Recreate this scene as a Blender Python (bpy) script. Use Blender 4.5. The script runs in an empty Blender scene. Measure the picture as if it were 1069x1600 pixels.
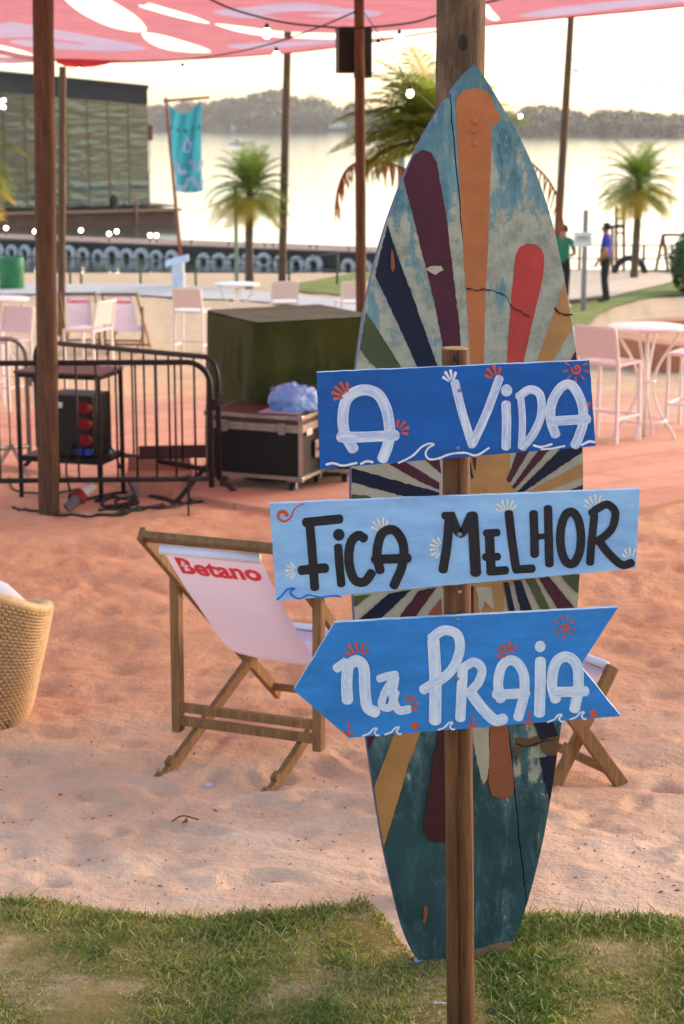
import bpy, bmesh, math, random
import numpy as np
from mathutils import Vector, Matrix, noise, geometry
rnd = random.Random(7)
SC = bpy.context.scene
COL = SC.collection
# ------------------------------------------------------------------ camera
FPX, CX, CY = 2800.0, 534.5, 800.0
CAMZ = 2.15
PITCH = math.atan((CY - 190.0) / FPX)
cam_data = bpy.data.cameras.new("camera")
cam = bpy.data.objects.new("camera", cam_data)
COL.objects.link(cam)
cam.location = (0, 0, CAMZ)
cam.rotation_euler = (math.pi / 2 - PITCH, 0, 0)
cam_data.sensor_fit = 'VERTICAL'
cam_data.sensor_height = 36.0
cam_data.sensor_width = 24.0
cam_data.lens = FPX * 36.0 / 1600.0
cam_data.clip_start = 0.1
cam_data.clip_end = 6000
cam_data.dof.use_dof = True
cam_data.dof.focus_distance = 4.25
cam_data.dof.aperture_fstop = 7.0
SC.camera = cam
# ------------------------------------------------------------------ sky, sun, exposure
SUN_EL, SUN_AZ = 20.0, 54.0        # degrees; azimuth measured from straight ahead towards the right
world = bpy.data.worlds.new("World")
SC.world = world
world.use_nodes = True
wn, wl = world.node_tree.nodes, world.node_tree.links
wn.clear()
sky = wn.new("ShaderNodeTexSky")
sky.sky_type = 'NISHITA'
sky.sun_disc = False
sky.sun_elevation = math.radians(SUN_EL)
sky.sun_rotation = math.radians(SUN_AZ)
sky.altitude = 100
sky.air_density = 1.0
sky.dust_density = 1.5
sky.ozone_density = 1.5
bg = wn.new("ShaderNodeBackground")
bg.inputs["Strength"].default_value = 0.15
wo = wn.new("ShaderNodeOutputWorld")
tint = wn.new("ShaderNodeMix"); tint.data_type = 'RGBA'; tint.blend_type = 'MULTIPLY'
tint.inputs[0].default_value = 1.0
tint.inputs[7].default_value = (1.0, 0.895, 0.81, 1)      # white balance of the photograph, the same all round
wl.new(sky.outputs[0], tint.inputs[6])
wl.new(tint.outputs[2], bg.inputs[0])
wl.new(bg.outputs[0], wo.inputs[0])
sun_data = bpy.data.lights.new("sun", 'SUN')
sun_data.energy = 0.6
sun_data.angle = math.radians(35)
sun_data.color = (1.0, 0.86, 0.70)
sun = bpy.data.objects.new("sun", sun_data)
COL.objects.link(sun)
_sd = Vector((math.sin(math.radians(SUN_AZ)) * math.cos(math.radians(SUN_EL)),
              math.cos(math.radians(SUN_AZ)) * math.cos(math.radians(SUN_EL)),
              math.sin(math.radians(SUN_EL))))
sun.rotation_euler = _sd.to_track_quat('Z', 'Y').to_euler()
sun.location = (6, 40, 12)
SC.view_settings.view_transform = 'Standard'
SC.view_settings.look = 'None'
SC.view_settings.gamma = 1.0
SC.view_settings.use_curve_mapping = False
SC.view_settings.exposure = 1.8
SC.cycles.max_bounces = 8
SC.cycles.transparent_max_bounces = 12
SC.cycles.use_denoising = True
# ------------------------------------------------------------------ mapping between the view and the place
_cp, _sp = math.cos(PITCH), math.sin(PITCH)
CAMP = Vector((0, 0, CAMZ))
def ray(px, py):
    x = (px - CX) / FPX
    y = -(py - CY) / FPX
    Y = _cp + y * _sp
    Z = -_sp + y * _cp
    return Vector((x / Y, 1.0, Z / Y))
def at(px, py, Y):
    return CAMP + ray(px, py) * Y
PROF = [(-50, 0.0), (3.0, 0.0), (4.65, -0.01), (5.3, -0.10), (6.2, -0.24), (8, -0.36), (12, -0.47), (16, -0.70),
        (23, -1.10), (28, -1.37), (35, -1.62), (42, -1.85), (50, -2.0), (400, -2.0)]
def prof(y):
    for i in range(len(PROF) - 1):
        a, b = PROF[i], PROF[i + 1]
        if y <= b[0]:
            t = (y - a[0]) / (b[0] - a[0])
            return a[1] + (b[1] - a[1]) * t
    return PROF[-1][1]
def ground(x, y):
    # gentle smoothing of the profile so no crease shows
    s = 0.25 + max(0, y) * 0.02
    z = (prof(y - s) + 2 * prof(y) + prof(y + s)) / 4
    return z
FOOT = {}
_fr = random.Random(41)
for _i in range(420):
    _y = 4.9 + 9 * _fr.random() ** 1.2; _x = _fr.uniform(-.32, .32) * _y
    _a = _fr.uniform(0, 6.283)
    _f = (_x, _y, math.cos(_a), math.sin(_a), _fr.uniform(.07, .14), _fr.uniform(.035, .06), _fr.uniform(.006, .020))
    for _u in (-1, 0, 1):
        for _v in (-1, 0, 1):
            FOOT.setdefault((int(math.floor(_x / .5)) + _u, int(math.floor(_y / .5)) + _v), []).append(_f)
def bumps(x, y):
    """footprints and wind ripples of the loose sand"""
    k = min(1, max(0, (y - 4.55) / 0.6))
    v = noise.noise(Vector((x * 1.1, y * 1.3, 3.1))) * 0.040
    v += noise.noise(Vector((x * 3.2, y * 3.6, 8.7))) * 0.026
    n = noise.noise(Vector((x * 6.5, y * 6.5, 1.7)))
    v += -0.030 * max(0, n - 0.15) * 2.0 + noise.noise(Vector((x * 14, y * 14, 5.5))) * 0.0035
    v *= (0.75 if y < 9 else 0.8)
    for (fx, fy, ca, sa, L, Wd, dep) in FOOT.get((int(math.floor(x / .5)), int(math.floor(y / .5))), ()):
        dx, dy = x - fx, y - fy
        a = (dx * ca + dy * sa) / L; b = (-dx * sa + dy * ca) / Wd
        q = a * a + b * b
        if q < 4.0: v += dep * (-math.exp(-q * 1.6) + .42 * math.exp(-(math.sqrt(q) - 1.35) ** 2 * 7))
    return v * k
def G(px, py):
    d = ray(px, py)
    lo, hi = 0.5, 300.0
    t = lo
    prev = t
    while t < hi:
        p = CAMP + d * t
        if p.z <= ground(p.x, p.y):
            a, b = prev, t
            for _ in range(30):
                m = (a + b) / 2
                p = CAMP + d * m
                if p.z <= ground(p.x, p.y): b = m
                else: a = m
            p = CAMP + d * b
            return Vector((p.x, p.y, ground(p.x, p.y)))
        prev = t
        t += 0.05 + t * 0.01
    raise ValueError("no ground under %s,%s" % (px, py))
def on_plane(px, py, p0, n):
    d = ray(px, py)
    t = (p0 - CAMP).dot(n) / d.dot(n)
    return CAMP + d * t
# ------------------------------------------------------------------ colours and materials
def lin(c):
    c = c / 255.0
    return c / 12.92 if c <= 0.04045 else ((c + 0.055) / 1.055) ** 2.4
def C(r, g, b, k=1.0):
    return (lin(r) * k, lin(g) * k, lin(b) * k, 1.0)
class NT:
    def __init__(s, name):
        s.m = bpy.data.materials.new(name)
        s.m.use_nodes = True
        s.t = s.m.node_tree
        s.b = s.t.nodes["Principled BSDF"]
        s.out = s.t.nodes["Material Output"]
    def n(s, kind, **kw):
        nd = s.t.nodes.new(kind)
        for k, v in kw.items():
            if k.startswith("i_"):
                key = k[2:]
                key = int(key) if key.isdigit() else key.replace("_", " ")
                nd.inputs[key].default_value = v
            else:
                setattr(nd, k, v)
        return nd
    def l(s, a, b):
        s.t.links.new(a, b)
    def coords(s, scale=(1, 1, 1), kind="Object", rot=(0, 0, 0)):
        tc = s.n("ShaderNodeTexCoord")
        mp = s.n("ShaderNodeMapping")
        mp.inputs["Scale"].default_value = scale
        mp.inputs["Rotation"].default_value = rot
        s.l(tc.outputs[kind], mp.inputs[0])
        return mp.outputs[0]
    def noise(s, vec, scale=5, detail=4, rough=0.55, dist=0.0):
        nd = s.n("ShaderNodeTexNoise")
        nd.inputs["Scale"].default_value = scale
        nd.inputs["Detail"].default_value = detail
        nd.inputs["Roughness"].default_value = rough
        nd.inputs["Distortion"].default_value = dist
        s.l(vec, nd.inputs["Vector"])
        return nd.outputs["Fac"]
    def ramp(s, fac, stops, interp='LINEAR'):
        r = s.n("ShaderNodeValToRGB")
        cr = r.color_ramp
        cr.interpolation = interp
        while len(cr.elements) < len(stops): cr.elements.new(0.5)
        for e, (p, c) in zip(cr.elements, stops):
            e.position = p
            e.color = c if len(c) == 4 else (*c, 1)
        s.l(fac, r.inputs[0])
        return r.outputs[0]
    def mix(s, fac, a, b, mode='MIX'):
        m = s.n("ShaderNodeMix", data_type='RGBA', blend_type=mode)
        for sock, v in ((m.inputs[0], fac), (m.inputs[6], a), (m.inputs[7], b)):
            if hasattr(v, "is_linked"): s.l(v, sock)
            elif isinstance(v, (int, float)): sock.default_value = v
            else: sock.default_value = v
        return m.outputs[2]
    def math(s, op, a, b=None, clamp=False):
        m = s.n("ShaderNodeMath", operation=op, use_clamp=clamp)
        for sock, v in ((m.inputs[0], a), (m.inputs[1], b)):
            if v is None: continue
            if hasattr(v, "is_linked"): s.l(v, sock)
            else: sock.default_value = v
        return m.outputs[0]
    def bump(s, h, dist=0.01, strength=1.0):
        b = s.n("ShaderNodeBump")
        b.inputs["Strength"].default_value = strength
        b.inputs["Distance"].default_value = dist
        s.l(h, b.inputs["Height"])
        s.l(b.outputs[0], s.b.inputs["Normal"])
    def base(s, v):
        if hasattr(v, "is_linked"): s.l(v, s.b.inputs["Base Color"])
        else: s.b.inputs["Base Color"].default_value = v
    def p(s, **kw):
        for k, v in kw.items():
            s.b.inputs[k.replace("_", " ")].default_value = v
        return s
W1 = (1, 1, 1, 1); W0 = (0, 0, 0, 1)
def plain(name, c, rough=0.6, var=0.18, scale=6, bump=0.0, bscale=40, metallic=0.0, spec=0.4, stretch=(1, 1, 1)):
    """a surface with uneven colour and fine relief"""
    t = NT(name)
    v = t.coords(stretch)
    f = t.noise(v, scale, 5, 0.6)
    d = tuple(x * (1 - var * 1.4) for x in c[:3]) + (1,)
    u = tuple(min(1, x * (1 + var)) for x in c[:3]) + (1,)
    t.base(t.ramp(f, [(0.28, d), (0.72, u)]))
    t.p(Roughness=rough, Metallic=metallic, Specular_IOR_Level=spec)
    if bump:
        t.bump(t.noise(v, bscale, 4, 0.6), bump)
    return t.m
def wood(name, dark, light, axis='Z', rough=0.65, scale=1.0, bump=0.003, crackc=None):
    t = NT(name)
    st = {'X': (1.2, 14, 14), 'Y': (14, 1.2, 14), 'Z': (14, 14, 1.2)}[axis]
    v = t.coords(tuple(q * scale for q in st))
    big = t.noise(t.coords((1, 1, 1)), 3.0 * scale, 4)
    f = t.noise(v, 3.0, 6, 0.65, 0.6)
    fine = t.noise(v, 11.0, 4, 0.6)
    c = t.ramp(f, [(0.30, dark), (0.52, tuple((a + b) / 2 for a, b in zip(dark, light))), (0.70, light)])
    c = t.mix(t.math('MULTIPLY', t.ramp(big, [(0.35, W1), (0.65, W0)]), 0.35), c, dark)
    cr = t.ramp(fine, [(0.30, W1), (0.40, W0)])
    c = t.mix(t.math('MULTIPLY', cr, 0.55), c, crackc or tuple(x * 0.35 for x in dark[:3]) + (1,))
    t.base(c)
    t.p(Roughness=rough, Specular_IOR_Level=0.3)
    t.bump(t.math('ADD', f, t.math('MULTIPLY', fine, 0.5)), bump)
    return t.m
# ------------------------------------------------------------------ mesh building
ORG = {}
def thing(name, label, cat, loc=(0, 0, 0), group=None, rz=0.0):
    o = bpy.data.objects.new(name, None)
    COL.objects.link(o)
    o.location = loc
    o.rotation_euler = (0, 0, rz)
    o.empty_display_size = 0.2
    ORG[o] = Vector(loc)
    tag(o, label, cat, group)
    return o
def tag(o, label=None, cat=None, group=None, kind=None):
    if label: o["label"] = label
    if cat: o["category"] = cat
    if group: o["group"] = group
    if kind: o["kind"] = kind
    return o
def copy_tree(o, parent=None):
    c = o.copy()
    COL.objects.link(c)
    if parent is not None:
        c.parent = parent
    for ch in list(o.children):
        copy_tree(ch, c)
    return c
class MB:
    def __init__(s):
        s.v = []; s.f = []; s.mi = []; s.uv = {}
    def add(s, vs, fs, mi=0, uv=None):
        o = len(s.v)
        s.v.extend(Vector(p) for p in vs)
        for f in fs:
            s.f.append([i + o for i in f]); s.mi.append(mi)
        if uv:
            for i, q in enumerate(uv): s.uv[i + o] = q
        return s
    def box(s, c, size, rot=None, mi=0, bevel=0.0):
        hx, hy, hz = (q / 2 for q in size)
        M = rot if rot is not None else Matrix.Identity(3)
        c = Vector(c)
        if bevel <= 0:
            vs = [c + M @ Vector((x, y, z)) for z in (-hz, hz) for x, y in ((-hx, -hy), (hx, -hy), (hx, hy), (-hx, hy))]
            return s.add(vs, [(3, 2, 1, 0), (4, 5, 6, 7), (0, 1, 5, 4), (1, 2, 6, 5), (2, 3, 7, 6), (3, 0, 4, 7)], mi)
        bm = bmesh.new()
        bmesh.ops.create_cube(bm, size=1.0)
        for v in bm.verts: v.co = Vector((v.co.x * size[0], v.co.y * size[1], v.co.z * size[2]))
        bmesh.ops.bevel(bm, geom=bm.edges[:] + bm.verts[:], offset=bevel, segments=2, affect='EDGES', profile=0.6)
        s.frombm(bm, c, M, mi)
        return s
    def frombm(s, bm, c=Vector(), M=None, mi=0):
        M = M if M is not None else Matrix.Identity(3)
        bm.verts.index_update()
        s.add([c + M @ v.co for v in bm.verts], [[v.index for v in f.verts] for f in bm.faces], mi)
        bm.free()
    def bar(s, a, b, w, h, up=(0, 0, 1), mi=0, bevel=0.0):
        a, b = Vector(a), Vector(b)
        d = b - a
        z = d.normalized()
        x = Vector(up).cross(z)
        if x.length < 1e-4: x = Vector((1, 0, 0)).cross(z)
        x.normalize()
        y = z.cross(x)
        M = Matrix((x, y, z)).transposed()
        return s.box((a + b) / 2, (w, h, d.length), M, mi, bevel)
    def tube(s, path, r, n=8, cap=True, mi=0, closed=False, jit=0.0):
        path = [Vector(p) for p in path]
        m = len(path)
        rs = r if isinstance(r, (list, tuple)) else [r] * m
        vs, fs = [], []
        up = None
        for i, p in enumerate(path):
            if closed: d = path[(i + 1) % m] - path[i - 1]
            else: d = path[min(i + 1, m - 1)] - path[max(i - 1, 0)]
            d.normalize()
            if up is None:
                up = Vector((0, 0, 1)) if abs(d.z) < 0.9 else Vector((0, 1, 0))
            x = up.cross(d)
            if x.length < 1e-5: x = Vector((1, 0, 0)).cross(d)
            x.normalize()
            y = d.cross(x)
            up = y
            for k in range(n):
                a = 2 * math.pi * k / n
                q = rs[i] * (1 + (jit * noise.noise(Vector((p.x * 9 + k, p.y * 9, p.z * 3))) if jit else 0))
                vs.append(p + x * math.cos(a) * q + y * math.sin(a) * q)
        for i in range(m if closed else m - 1):
            j = (i + 1) % m
            for k in range(n):
                k2 = (k + 1) % n
                fs.append((i * n + k, i * n + k2, j * n + k2, j * n + k))
        if cap and not closed:
            fs.append(tuple(range(n - 1, -1, -1)))
            fs.append(tuple((m - 1) * n + k for k in range(n)))
        return s.add(vs, fs, mi)
    def lathe(s, prof, c=(0, 0, 0), n=20, mi=0, cap=True):
        c = Vector(c)
        vs, fs = [], []
        for r, z in prof:
            for k in range(n):
                a = 2 * math.pi * k / n
                vs.append(c + Vector((r * math.cos(a), r * math.sin(a), z)))
        for i in range(len(prof) - 1):
            for k in range(n):
                k2 = (k + 1) % n
                fs.append((i * n + k, i * n + k2, (i + 1) * n + k2, (i + 1) * n + k))
        if cap:
            fs.append(tuple(range(n - 1, -1, -1)))
            fs.append(tuple((len(prof) - 1) * n + k for k in range(n)))
        return s.add(vs, fs, mi)
    def ball(s, c, r, sub=2, sq=(1, 1, 1), amp=0.0, fr=3.0, seed=0.0, mi=0):
        bm = bmesh.new()
        bmesh.ops.create_icosphere(bm, subdivisions=sub, radius=1.0)
        for v in bm.verts:
            k = 1 + (amp * noise.fractal(v.co * fr + Vector((seed, seed * 1.7, -seed)), 1.0, 2.0, 3) if amp else 0)
            v.co = Vector((v.co.x * r * sq[0] * k, v.co.y * r * sq[1] * k, v.co.z * r * sq[2] * k))
        s.frombm(bm, Vector(c), None, mi)
        return s
    def torus(s, c, R, r, M=None, n=16, m=8, mi=0):
        M = M if M is not None else Matrix.Identity(3)
        path = [Vector(c) + M @ Vector((R * math.cos(2 * math.pi * i / n), R * math.sin(2 * math.pi * i / n), 0)) for i in range(n)]
        return s.tube(path, r, m, closed=True, mi=mi)
    def prism(s, pts, off, mi=0, mi_side=None, back=True):
        """polygon pts (facing the viewer) given the thickness vector off"""
        n = len(pts)
        off = Vector(off)
        o = len(s.v)
        s.v.extend(Vector(p) for p in pts)
        s.v.extend(Vector(p) + off for p in pts)
        s.f.append([o + i for i in range(n)]); s.mi.append(mi)
        if back:
            s.f.append([o + n + i for i in range(n - 1, -1, -1)]); s.mi.append(mi)
        for i in range(n):
            j = (i + 1) % n
            s.f.append([o + j, o + i, o + n + i, o + n + j]); s.mi.append(mi if mi_side is None else mi_side)
        return s
    def build(s, name, mat, parent=None, smooth=False, origin=None, fixn=True):
        if parent is not None: org = ORG.get(parent, Vector())
        elif origin is not None: org = Vector(origin)
        else:
            if s.v:
                xs = [p.x for p in s.v]; ys = [p.y for p in s.v]; zs = [p.z for p in s.v]
                org = Vector(((min(xs) + max(xs)) / 2, (min(ys) + max(ys)) / 2, min(zs)))
            else: org = Vector()
        me = bpy.data.meshes.new(name)
        me.from_pydata([p - org for p in s.v], [], s.f)
        mats = mat if isinstance(mat, (list, tuple)) else [mat]
        for q in mats: me.materials.append(q)
        if len(mats) > 1: me.polygons.foreach_set("material_index", s.mi)
        if s.uv:
            uvl = me.uv_layers.new(name="UVMap")
            for lp in me.loops:
                uvl.data[lp.index].uv = s.uv.get(lp.vertex_index, (0, 0))
        if fixn:
            bm = bmesh.new(); bm.from_mesh(me)
            bmesh.ops.recalc_face_normals(bm, faces=bm.faces)
            bm.to_mesh(me); bm.free()
        if smooth:
            me.polygons.foreach_set("use_smooth", [True] * len(me.polygons))
            if smooth is not True:
                try: me.set_sharp_from_angle(angle=math.radians(smooth))
                except Exception: pass
        me.update()
        o = bpy.data.objects.new(name, me)
        COL.objects.link(o)
        if parent is None:
            o.location = org
        else:
            o.parent = parent
        ORG[o] = org
        return o
def catmull(pts, sub=6, closed=False):
    pts = [Vector(p) for p in pts]
    if len(pts) < 3 and not closed:
        a, b = pts[0], pts[-1]
        return [a.lerp(b, i / sub) for i in range(sub + 1)]
    n = len(pts)
    out = []
    for i in range(n if closed else n - 1):
        if closed: p0, p1, p2, p3 = pts[i - 1], pts[i], pts[(i + 1) % n], pts[(i + 2) % n]
        else:
            p1, p2 = pts[i], pts[i + 1]
            p0 = pts[i - 1] if i > 0 else p1 * 2 - p2
            p3 = pts[i + 2] if i + 2 < n else p2 * 2 - p1
        for k in range(sub):
            t = k / sub
            out.append(0.5 * ((2 * p1) + (p2 - p0) * t + (2 * p0 - 5 * p1 + 4 * p2 - p3) * t * t + (3 * p1 - p0 - 3 * p2 + p3) * t ** 3))
    if not closed: out.append(pts[-1])
    return out
def inside(p, poly):
    x, y = p[0], p[1]
    r = False
    j = len(poly) - 1
    for i in range(len(poly)):
        xi, yi = poly[i][0], poly[i][1]; xj, yj = poly[j][0], poly[j][1]
        if (yi > y) != (yj > y) and x < (xj - xi) * (y - yi) / (yj - yi) + xi: r = not r
        j = i
    return r
def tri_region(outer, holes, step, zfun, mats=(), extra=()):
    """triangulated sheet over a plan polygon, holes left open; extra polygons become constraints"""
    vs, es = [], []
    def loop(poly):
        o = len(vs)
        vs.extend(Vector((p[0], p[1])) for p in poly)
        es.extend((o + i, o + (i + 1) % len(poly)) for i in range(len(poly)))
    loop(outer)
    for h in holes: loop(h)
    for h in extra: loop(h)
    xs = [p[0] for p in outer]; ys = [p[1] for p in outer]
    x = min(xs)
    while x < max(xs):
        y = min(ys)
        while y < max(ys):
            q = (x + rnd.uniform(-.2, .2) * step, y + rnd.uniform(-.2, .2) * step)
            if inside(q, outer): vs.append(Vector(q))
            y += step
        x += step
    r = geometry.delaunay_2d_cdt(vs, es, [], 0, 1e-5)
    V, F = r[0], r[2]
    mb = MB()
    keep = []; mi = []
    for f in F:
        c = sum((V[i] for i in f), Vector((0, 0))) / len(f)
        if not inside(c, outer) or any(inside(c, h) for h in holes): continue
        m = 0
        for k, e in enumerate(extra):
            if inside(c, e): m = mats[k]
        keep.append(list(f)); mi.append(m)
    mb.v = [Vector((v.x, v.y, zfun(v.x, v.y))) for v in V]
    mb.f = keep; mb.mi = mi
    used = sorted({i for f in keep for i in f}); ren = {a: b for b, a in enumerate(used)}
    mb.v = [mb.v[i] for i in used]; mb.f = [[ren[i] for i in f] for f in mb.f]
    return mb
# ================================================================== SETTING
M = {}
M['wood_post'] = wood('weathered_post_wood', C(74, 44, 24), C(140, 92, 50), 'Z')
M['wood_pole'] = wood('dark_pole_wood', C(66, 46, 30), C(126, 92, 62), 'Z')
M['wood_big'] = wood('grey_log_wood', C(84, 66, 51), C(154, 126, 100), 'Z', scale=0.8, bump=0.006)
M['wood_chair'] = wood('deckchair_wood', C(112, 80, 48), C(172, 128, 80), 'Z', rough=0.55, scale=1.2, bump=0.0015)
M['dark_metal'] = plain('dark_painted_steel', C(34, 30, 32), 0.45, 0.3, 12, 0.001, 60, 0.3)
M['white_metal'] = plain('white_powder_coat', C(232, 228, 226), 0.45, 0.05, 5)
M['grey_metal'] = plain('galvanised_steel', C(150, 148, 150), 0.45, 0.15, 9, 0, 40, 0.6)
M['black'] = plain('black_plastic', C(26, 24, 26), 0.5, 0.25, 8, 0.0005, 80)
# --- sand
def sand_mat():
    t = NT('beach_sand')
    v = t.coords()
    sep = t.n("ShaderNodeSeparateXYZ"); t.l(v, sep.inputs[0])
    big = t.noise(v, 0.45, 4, 0.6)
    mid = t.noise(v, 3.0, 5, 0.65)
    fine = t.noise(v, 60, 3, 0.7)
    grain = t.noise(v, 320, 2, 0.8)
    # the sand near the lawn is paler, the beach further down is redder clay sand
    yy = t.math('ADD', sep.outputs[1], t.math('MULTIPLY', t.math('SUBTRACT', big, 0.5), 5.0))
    red = t.n("ShaderNodeMapRange"); red.inputs[1].default_value = 5.0; red.inputs[2].default_value = 8.5
    t.l(yy, red.inputs[0])
    far = t.n("ShaderNodeMapRange"); far.inputs[1].default_value = 8.0; far.inputs[2].default_value = 13.0
    t.l(yy, far.inputs[0])
    pale = t.ramp(mid, [(0.3, C(214, 170, 138)), (0.7, C(232, 198, 168))])
    clay = t.ramp(mid, [(0.3, C(206, 148, 104)), (0.7, C(228, 174, 130))])
    yel = t.ramp(mid, [(0.3, C(204, 170, 132)), (0.7, C(224, 194, 156))])
    c = t.mix(red.outputs[0], pale, clay)
    c = t.mix(far.outputs[0], c, yel)
    c = t.mix(t.math('MULTIPLY', t.ramp(fine, [(0.25, W1), (0.5, W0)]), 0.22), c, C(150, 96, 70))
    c = t.mix(t.math('MULTIPLY', t.ramp(grain, [(0.3, W1), (0.45, W0)]), 0.25), c, C(130, 88, 66))
    t.base(c)
    t.p(Roughness=0.95, Specular_IOR_Level=0.15)
    h = t.math('ADD', t.math('MULTIPLY', t.noise(v, 13, 6, 0.62), 1.0), t.math('MULTIPLY', fine, 0.20))
    t.bump(h, 0.035, 0.65)
    return t.m
M['sand'] = sand_mat()
def build_sand():
    ys = [-14.0, -8, -4, -2, 0, 1.5, 2.8]
    y = 3.2
    while y < 30:
        ys.append(y)
        y += 0.014 + 0.0042 * max(0, y - 3.4) ** 1.35
    ys += [31, 33, 35, 37, 39, 41, 43, 44.5]
    # across: fine in the middle, wide at the sides
    us = np.linspace(-1, 1, 281)
    verts = []
    for y in ys:
        half = max(2.2, 0.30 * max(y, 0) + 1.4)
        for u in us:
            x = u * half * (1 if abs(u) < 0.85 else 1 + (abs(u) - 0.85) * 22)
            verts.append((x, y, ground(x, y) + bumps(x, y)))
    nx = len(us)
    faces = [(j * nx + i, j * nx + i + 1, (j + 1) * nx + i + 1, (j + 1) * nx + i) for j in range(len(ys) - 1) for i in range(nx - 1)]
    me = bpy.data.meshes.new('sand')
    me.from_pydata(verts, [], faces)
    me.materials.append(M['sand'])
    me.polygons.foreach_set("use_smooth", [True] * len(me.polygons))
    o = bpy.data.objects.new('sand', me)
    COL.objects.link(o)
    tag(o, kind='structure')
build_sand()
# --- wide base terrain under everything (slopes into the lake)
def build_base():
    mb = MB()
    xs = [-400, -120, -60, -30, -15, 0, 15, 30, 60, 120, 400]
    ys = [-400, -100, -40, -14, 3, 10, 20, 30, 42, 52.0, 53.0, 60]
    for y in ys:
        for x in xs:
            z = ground(x, y) - 0.12 if y < 52.5 else -4.5
            mb.v.append(Vector((x, y, z)))
    n = len(xs)
    for j in range(len(ys) - 1):
        for i in range(n - 1):
            mb.f.append([j * n + i, j * n + i + 1, (j + 1) * n + i + 1, (j + 1) * n + i]); mb.mi.append(0)
    tag(mb.build('terrain', M['sand'], origin=(0, 0, 0)), kind='structure')
build_base()
WZ = -3.2
def water_mat():
    t = NT('lake_water')
    v = t.coords((1, 1, 1))
    t.base(C(70, 76, 66))
    t.p(Roughness=0.07, Specular_IOR_Level=0.5, IOR=1.33)
    a = t.noise(t.coords((0.35, 1.0, 1)), 1.2, 4, 0.6)
    b = t.noise(t.coords((0.12, 0.3, 1)), 0.5, 3, 0.5)
    t.bump(t.math('ADD', a, b), 0.10, 0.22)
    return t.m
mb = MB()
mb.add([(-1500, 46, WZ), (1500, 46, WZ), (1500, 1600, WZ), (-1500, 1600, WZ)], [(0, 1, 2, 3)])
tag(mb.build('lake', water_mat(), origin=(0, 0, WZ)), kind='structure')
# ================================================================== SURFBOARD
B0 = Vector((0.28, 4.34, 0.0))
Bup = Vector((0, 0.30, 2.28)).normalized()
Bn = Vector((0.13, -1, 0)).normalized(); Bn = (Bn - Bup * Bn.dot(Bup)).normalized()      # towards the viewer
def bp(px, py, lift=0.0):
    return on_plane(px, py, B0, Bn) + Bn * lift
L_out = [(742, 100), (722, 118), (703, 144), (672, 192), (640, 255), (612, 325), (590, 395), (572, 470), (560, 545), (552, 620), (549, 700),
         (548, 800), (550, 900), (556, 1000), (564, 1080), (572, 1150), (585, 1240), (600, 1330), (618, 1410), (632, 1460), (648, 1494), (662, 1506)]
R_out = [(742, 100), (760, 125), (790, 175), (820, 230), (845, 290), (865, 355), (880, 425), (893, 500), (903, 570), (909, 650), (911, 720),
         (911, 800), (907, 880), (902, 950), (893, 1020), (882, 1100), (872, 1170), (860, 1250), (845, 1330), (823, 1415), (808, 1458), (795, 1482)]
BOT = [(700, 1511), (740, 1511), (768, 1504)]
SEAM = [(703, 144), (707, 190), (720, 340), (735, 470), (745, 585), (757, 740), (774, 935), (794, 1136), (812, 1310), (823, 1415)]
def sm(pts, k=4): return [(p.x, p.y) for p in catmull([(a, b, 0) for a, b in pts], k)]
Ls, Rs = sm(L_out), sm(R_out)
OUT = Ls + BOT + Rs[::-1][:-1]
seam = sm(SEAM, 5)
seam = [(x + 0.7 * math.sin(i * 2.3) + 0.5 * math.sin(i * 0.9), y) for i, (x, y) in enumerate(seam)]
def clip(poly, region):
    """Sutherland-Hodgman against the convex board outline"""
    out = poly
    n = len(region)
    area = sum(region[i][0] * region[(i + 1) % n][1] - region[(i + 1) % n][0] * region[i][1] for i in range(n))
    sg = 1 if area > 0 else -1
    for i in range(n):
        a, b = region[i], region[(i + 1) % n]
        def side(p): return sg * ((b[0] - a[0]) * (p[1] - a[1]) - (b[1] - a[1]) * (p[0] - a[0]))
        res = []
        for k in range(len(out)):
            p, q = out[k - 1], out[k]
            sp_, sq_ = side(p), side(q)
            if (sp_ >= 0) != (sq_ >= 0):
                t = sp_ / (sp_ - sq_)
                res.append((p[0] + (q[0] - p[0]) * t, p[1] + (q[1] - p[1]) * t))
            if sq_ >= 0: res.append(q)
        out = res
        if not out: break
    return out
def hull(pts):
    pts = sorted(set(pts))
    def half(ps):
        h = []
        for p in ps:
            while len(h) > 1 and (h[-1][0] - h[-2][0]) * (p[1] - h[-2][1]) - (h[-1][1] - h[-2][1]) * (p[0] - h[-2][0]) <= 0: h.pop()
            h.append(p)
        return h
    a, b = half(pts), half(pts[::-1])
    return a[:-1] + b[:-1]
HULL = hull([(round(x, 2), round(y, 2)) for x, y in OUT])
_cxm = sum(p[0] for p in HULL) / len(HULL); _cym = sum(p[1] for p in HULL) / len(HULL)
HIN = [(x + (_cxm - x) * 0.006, y + (_cym - y) * 0.002) for x, y in HULL]
surfboard = thing('surfboard', 'tall weathered wooden surfboard painted with a sunburst, leaning on the thick log', 'surfboard', (0.28, 4.33, 0))
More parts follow.
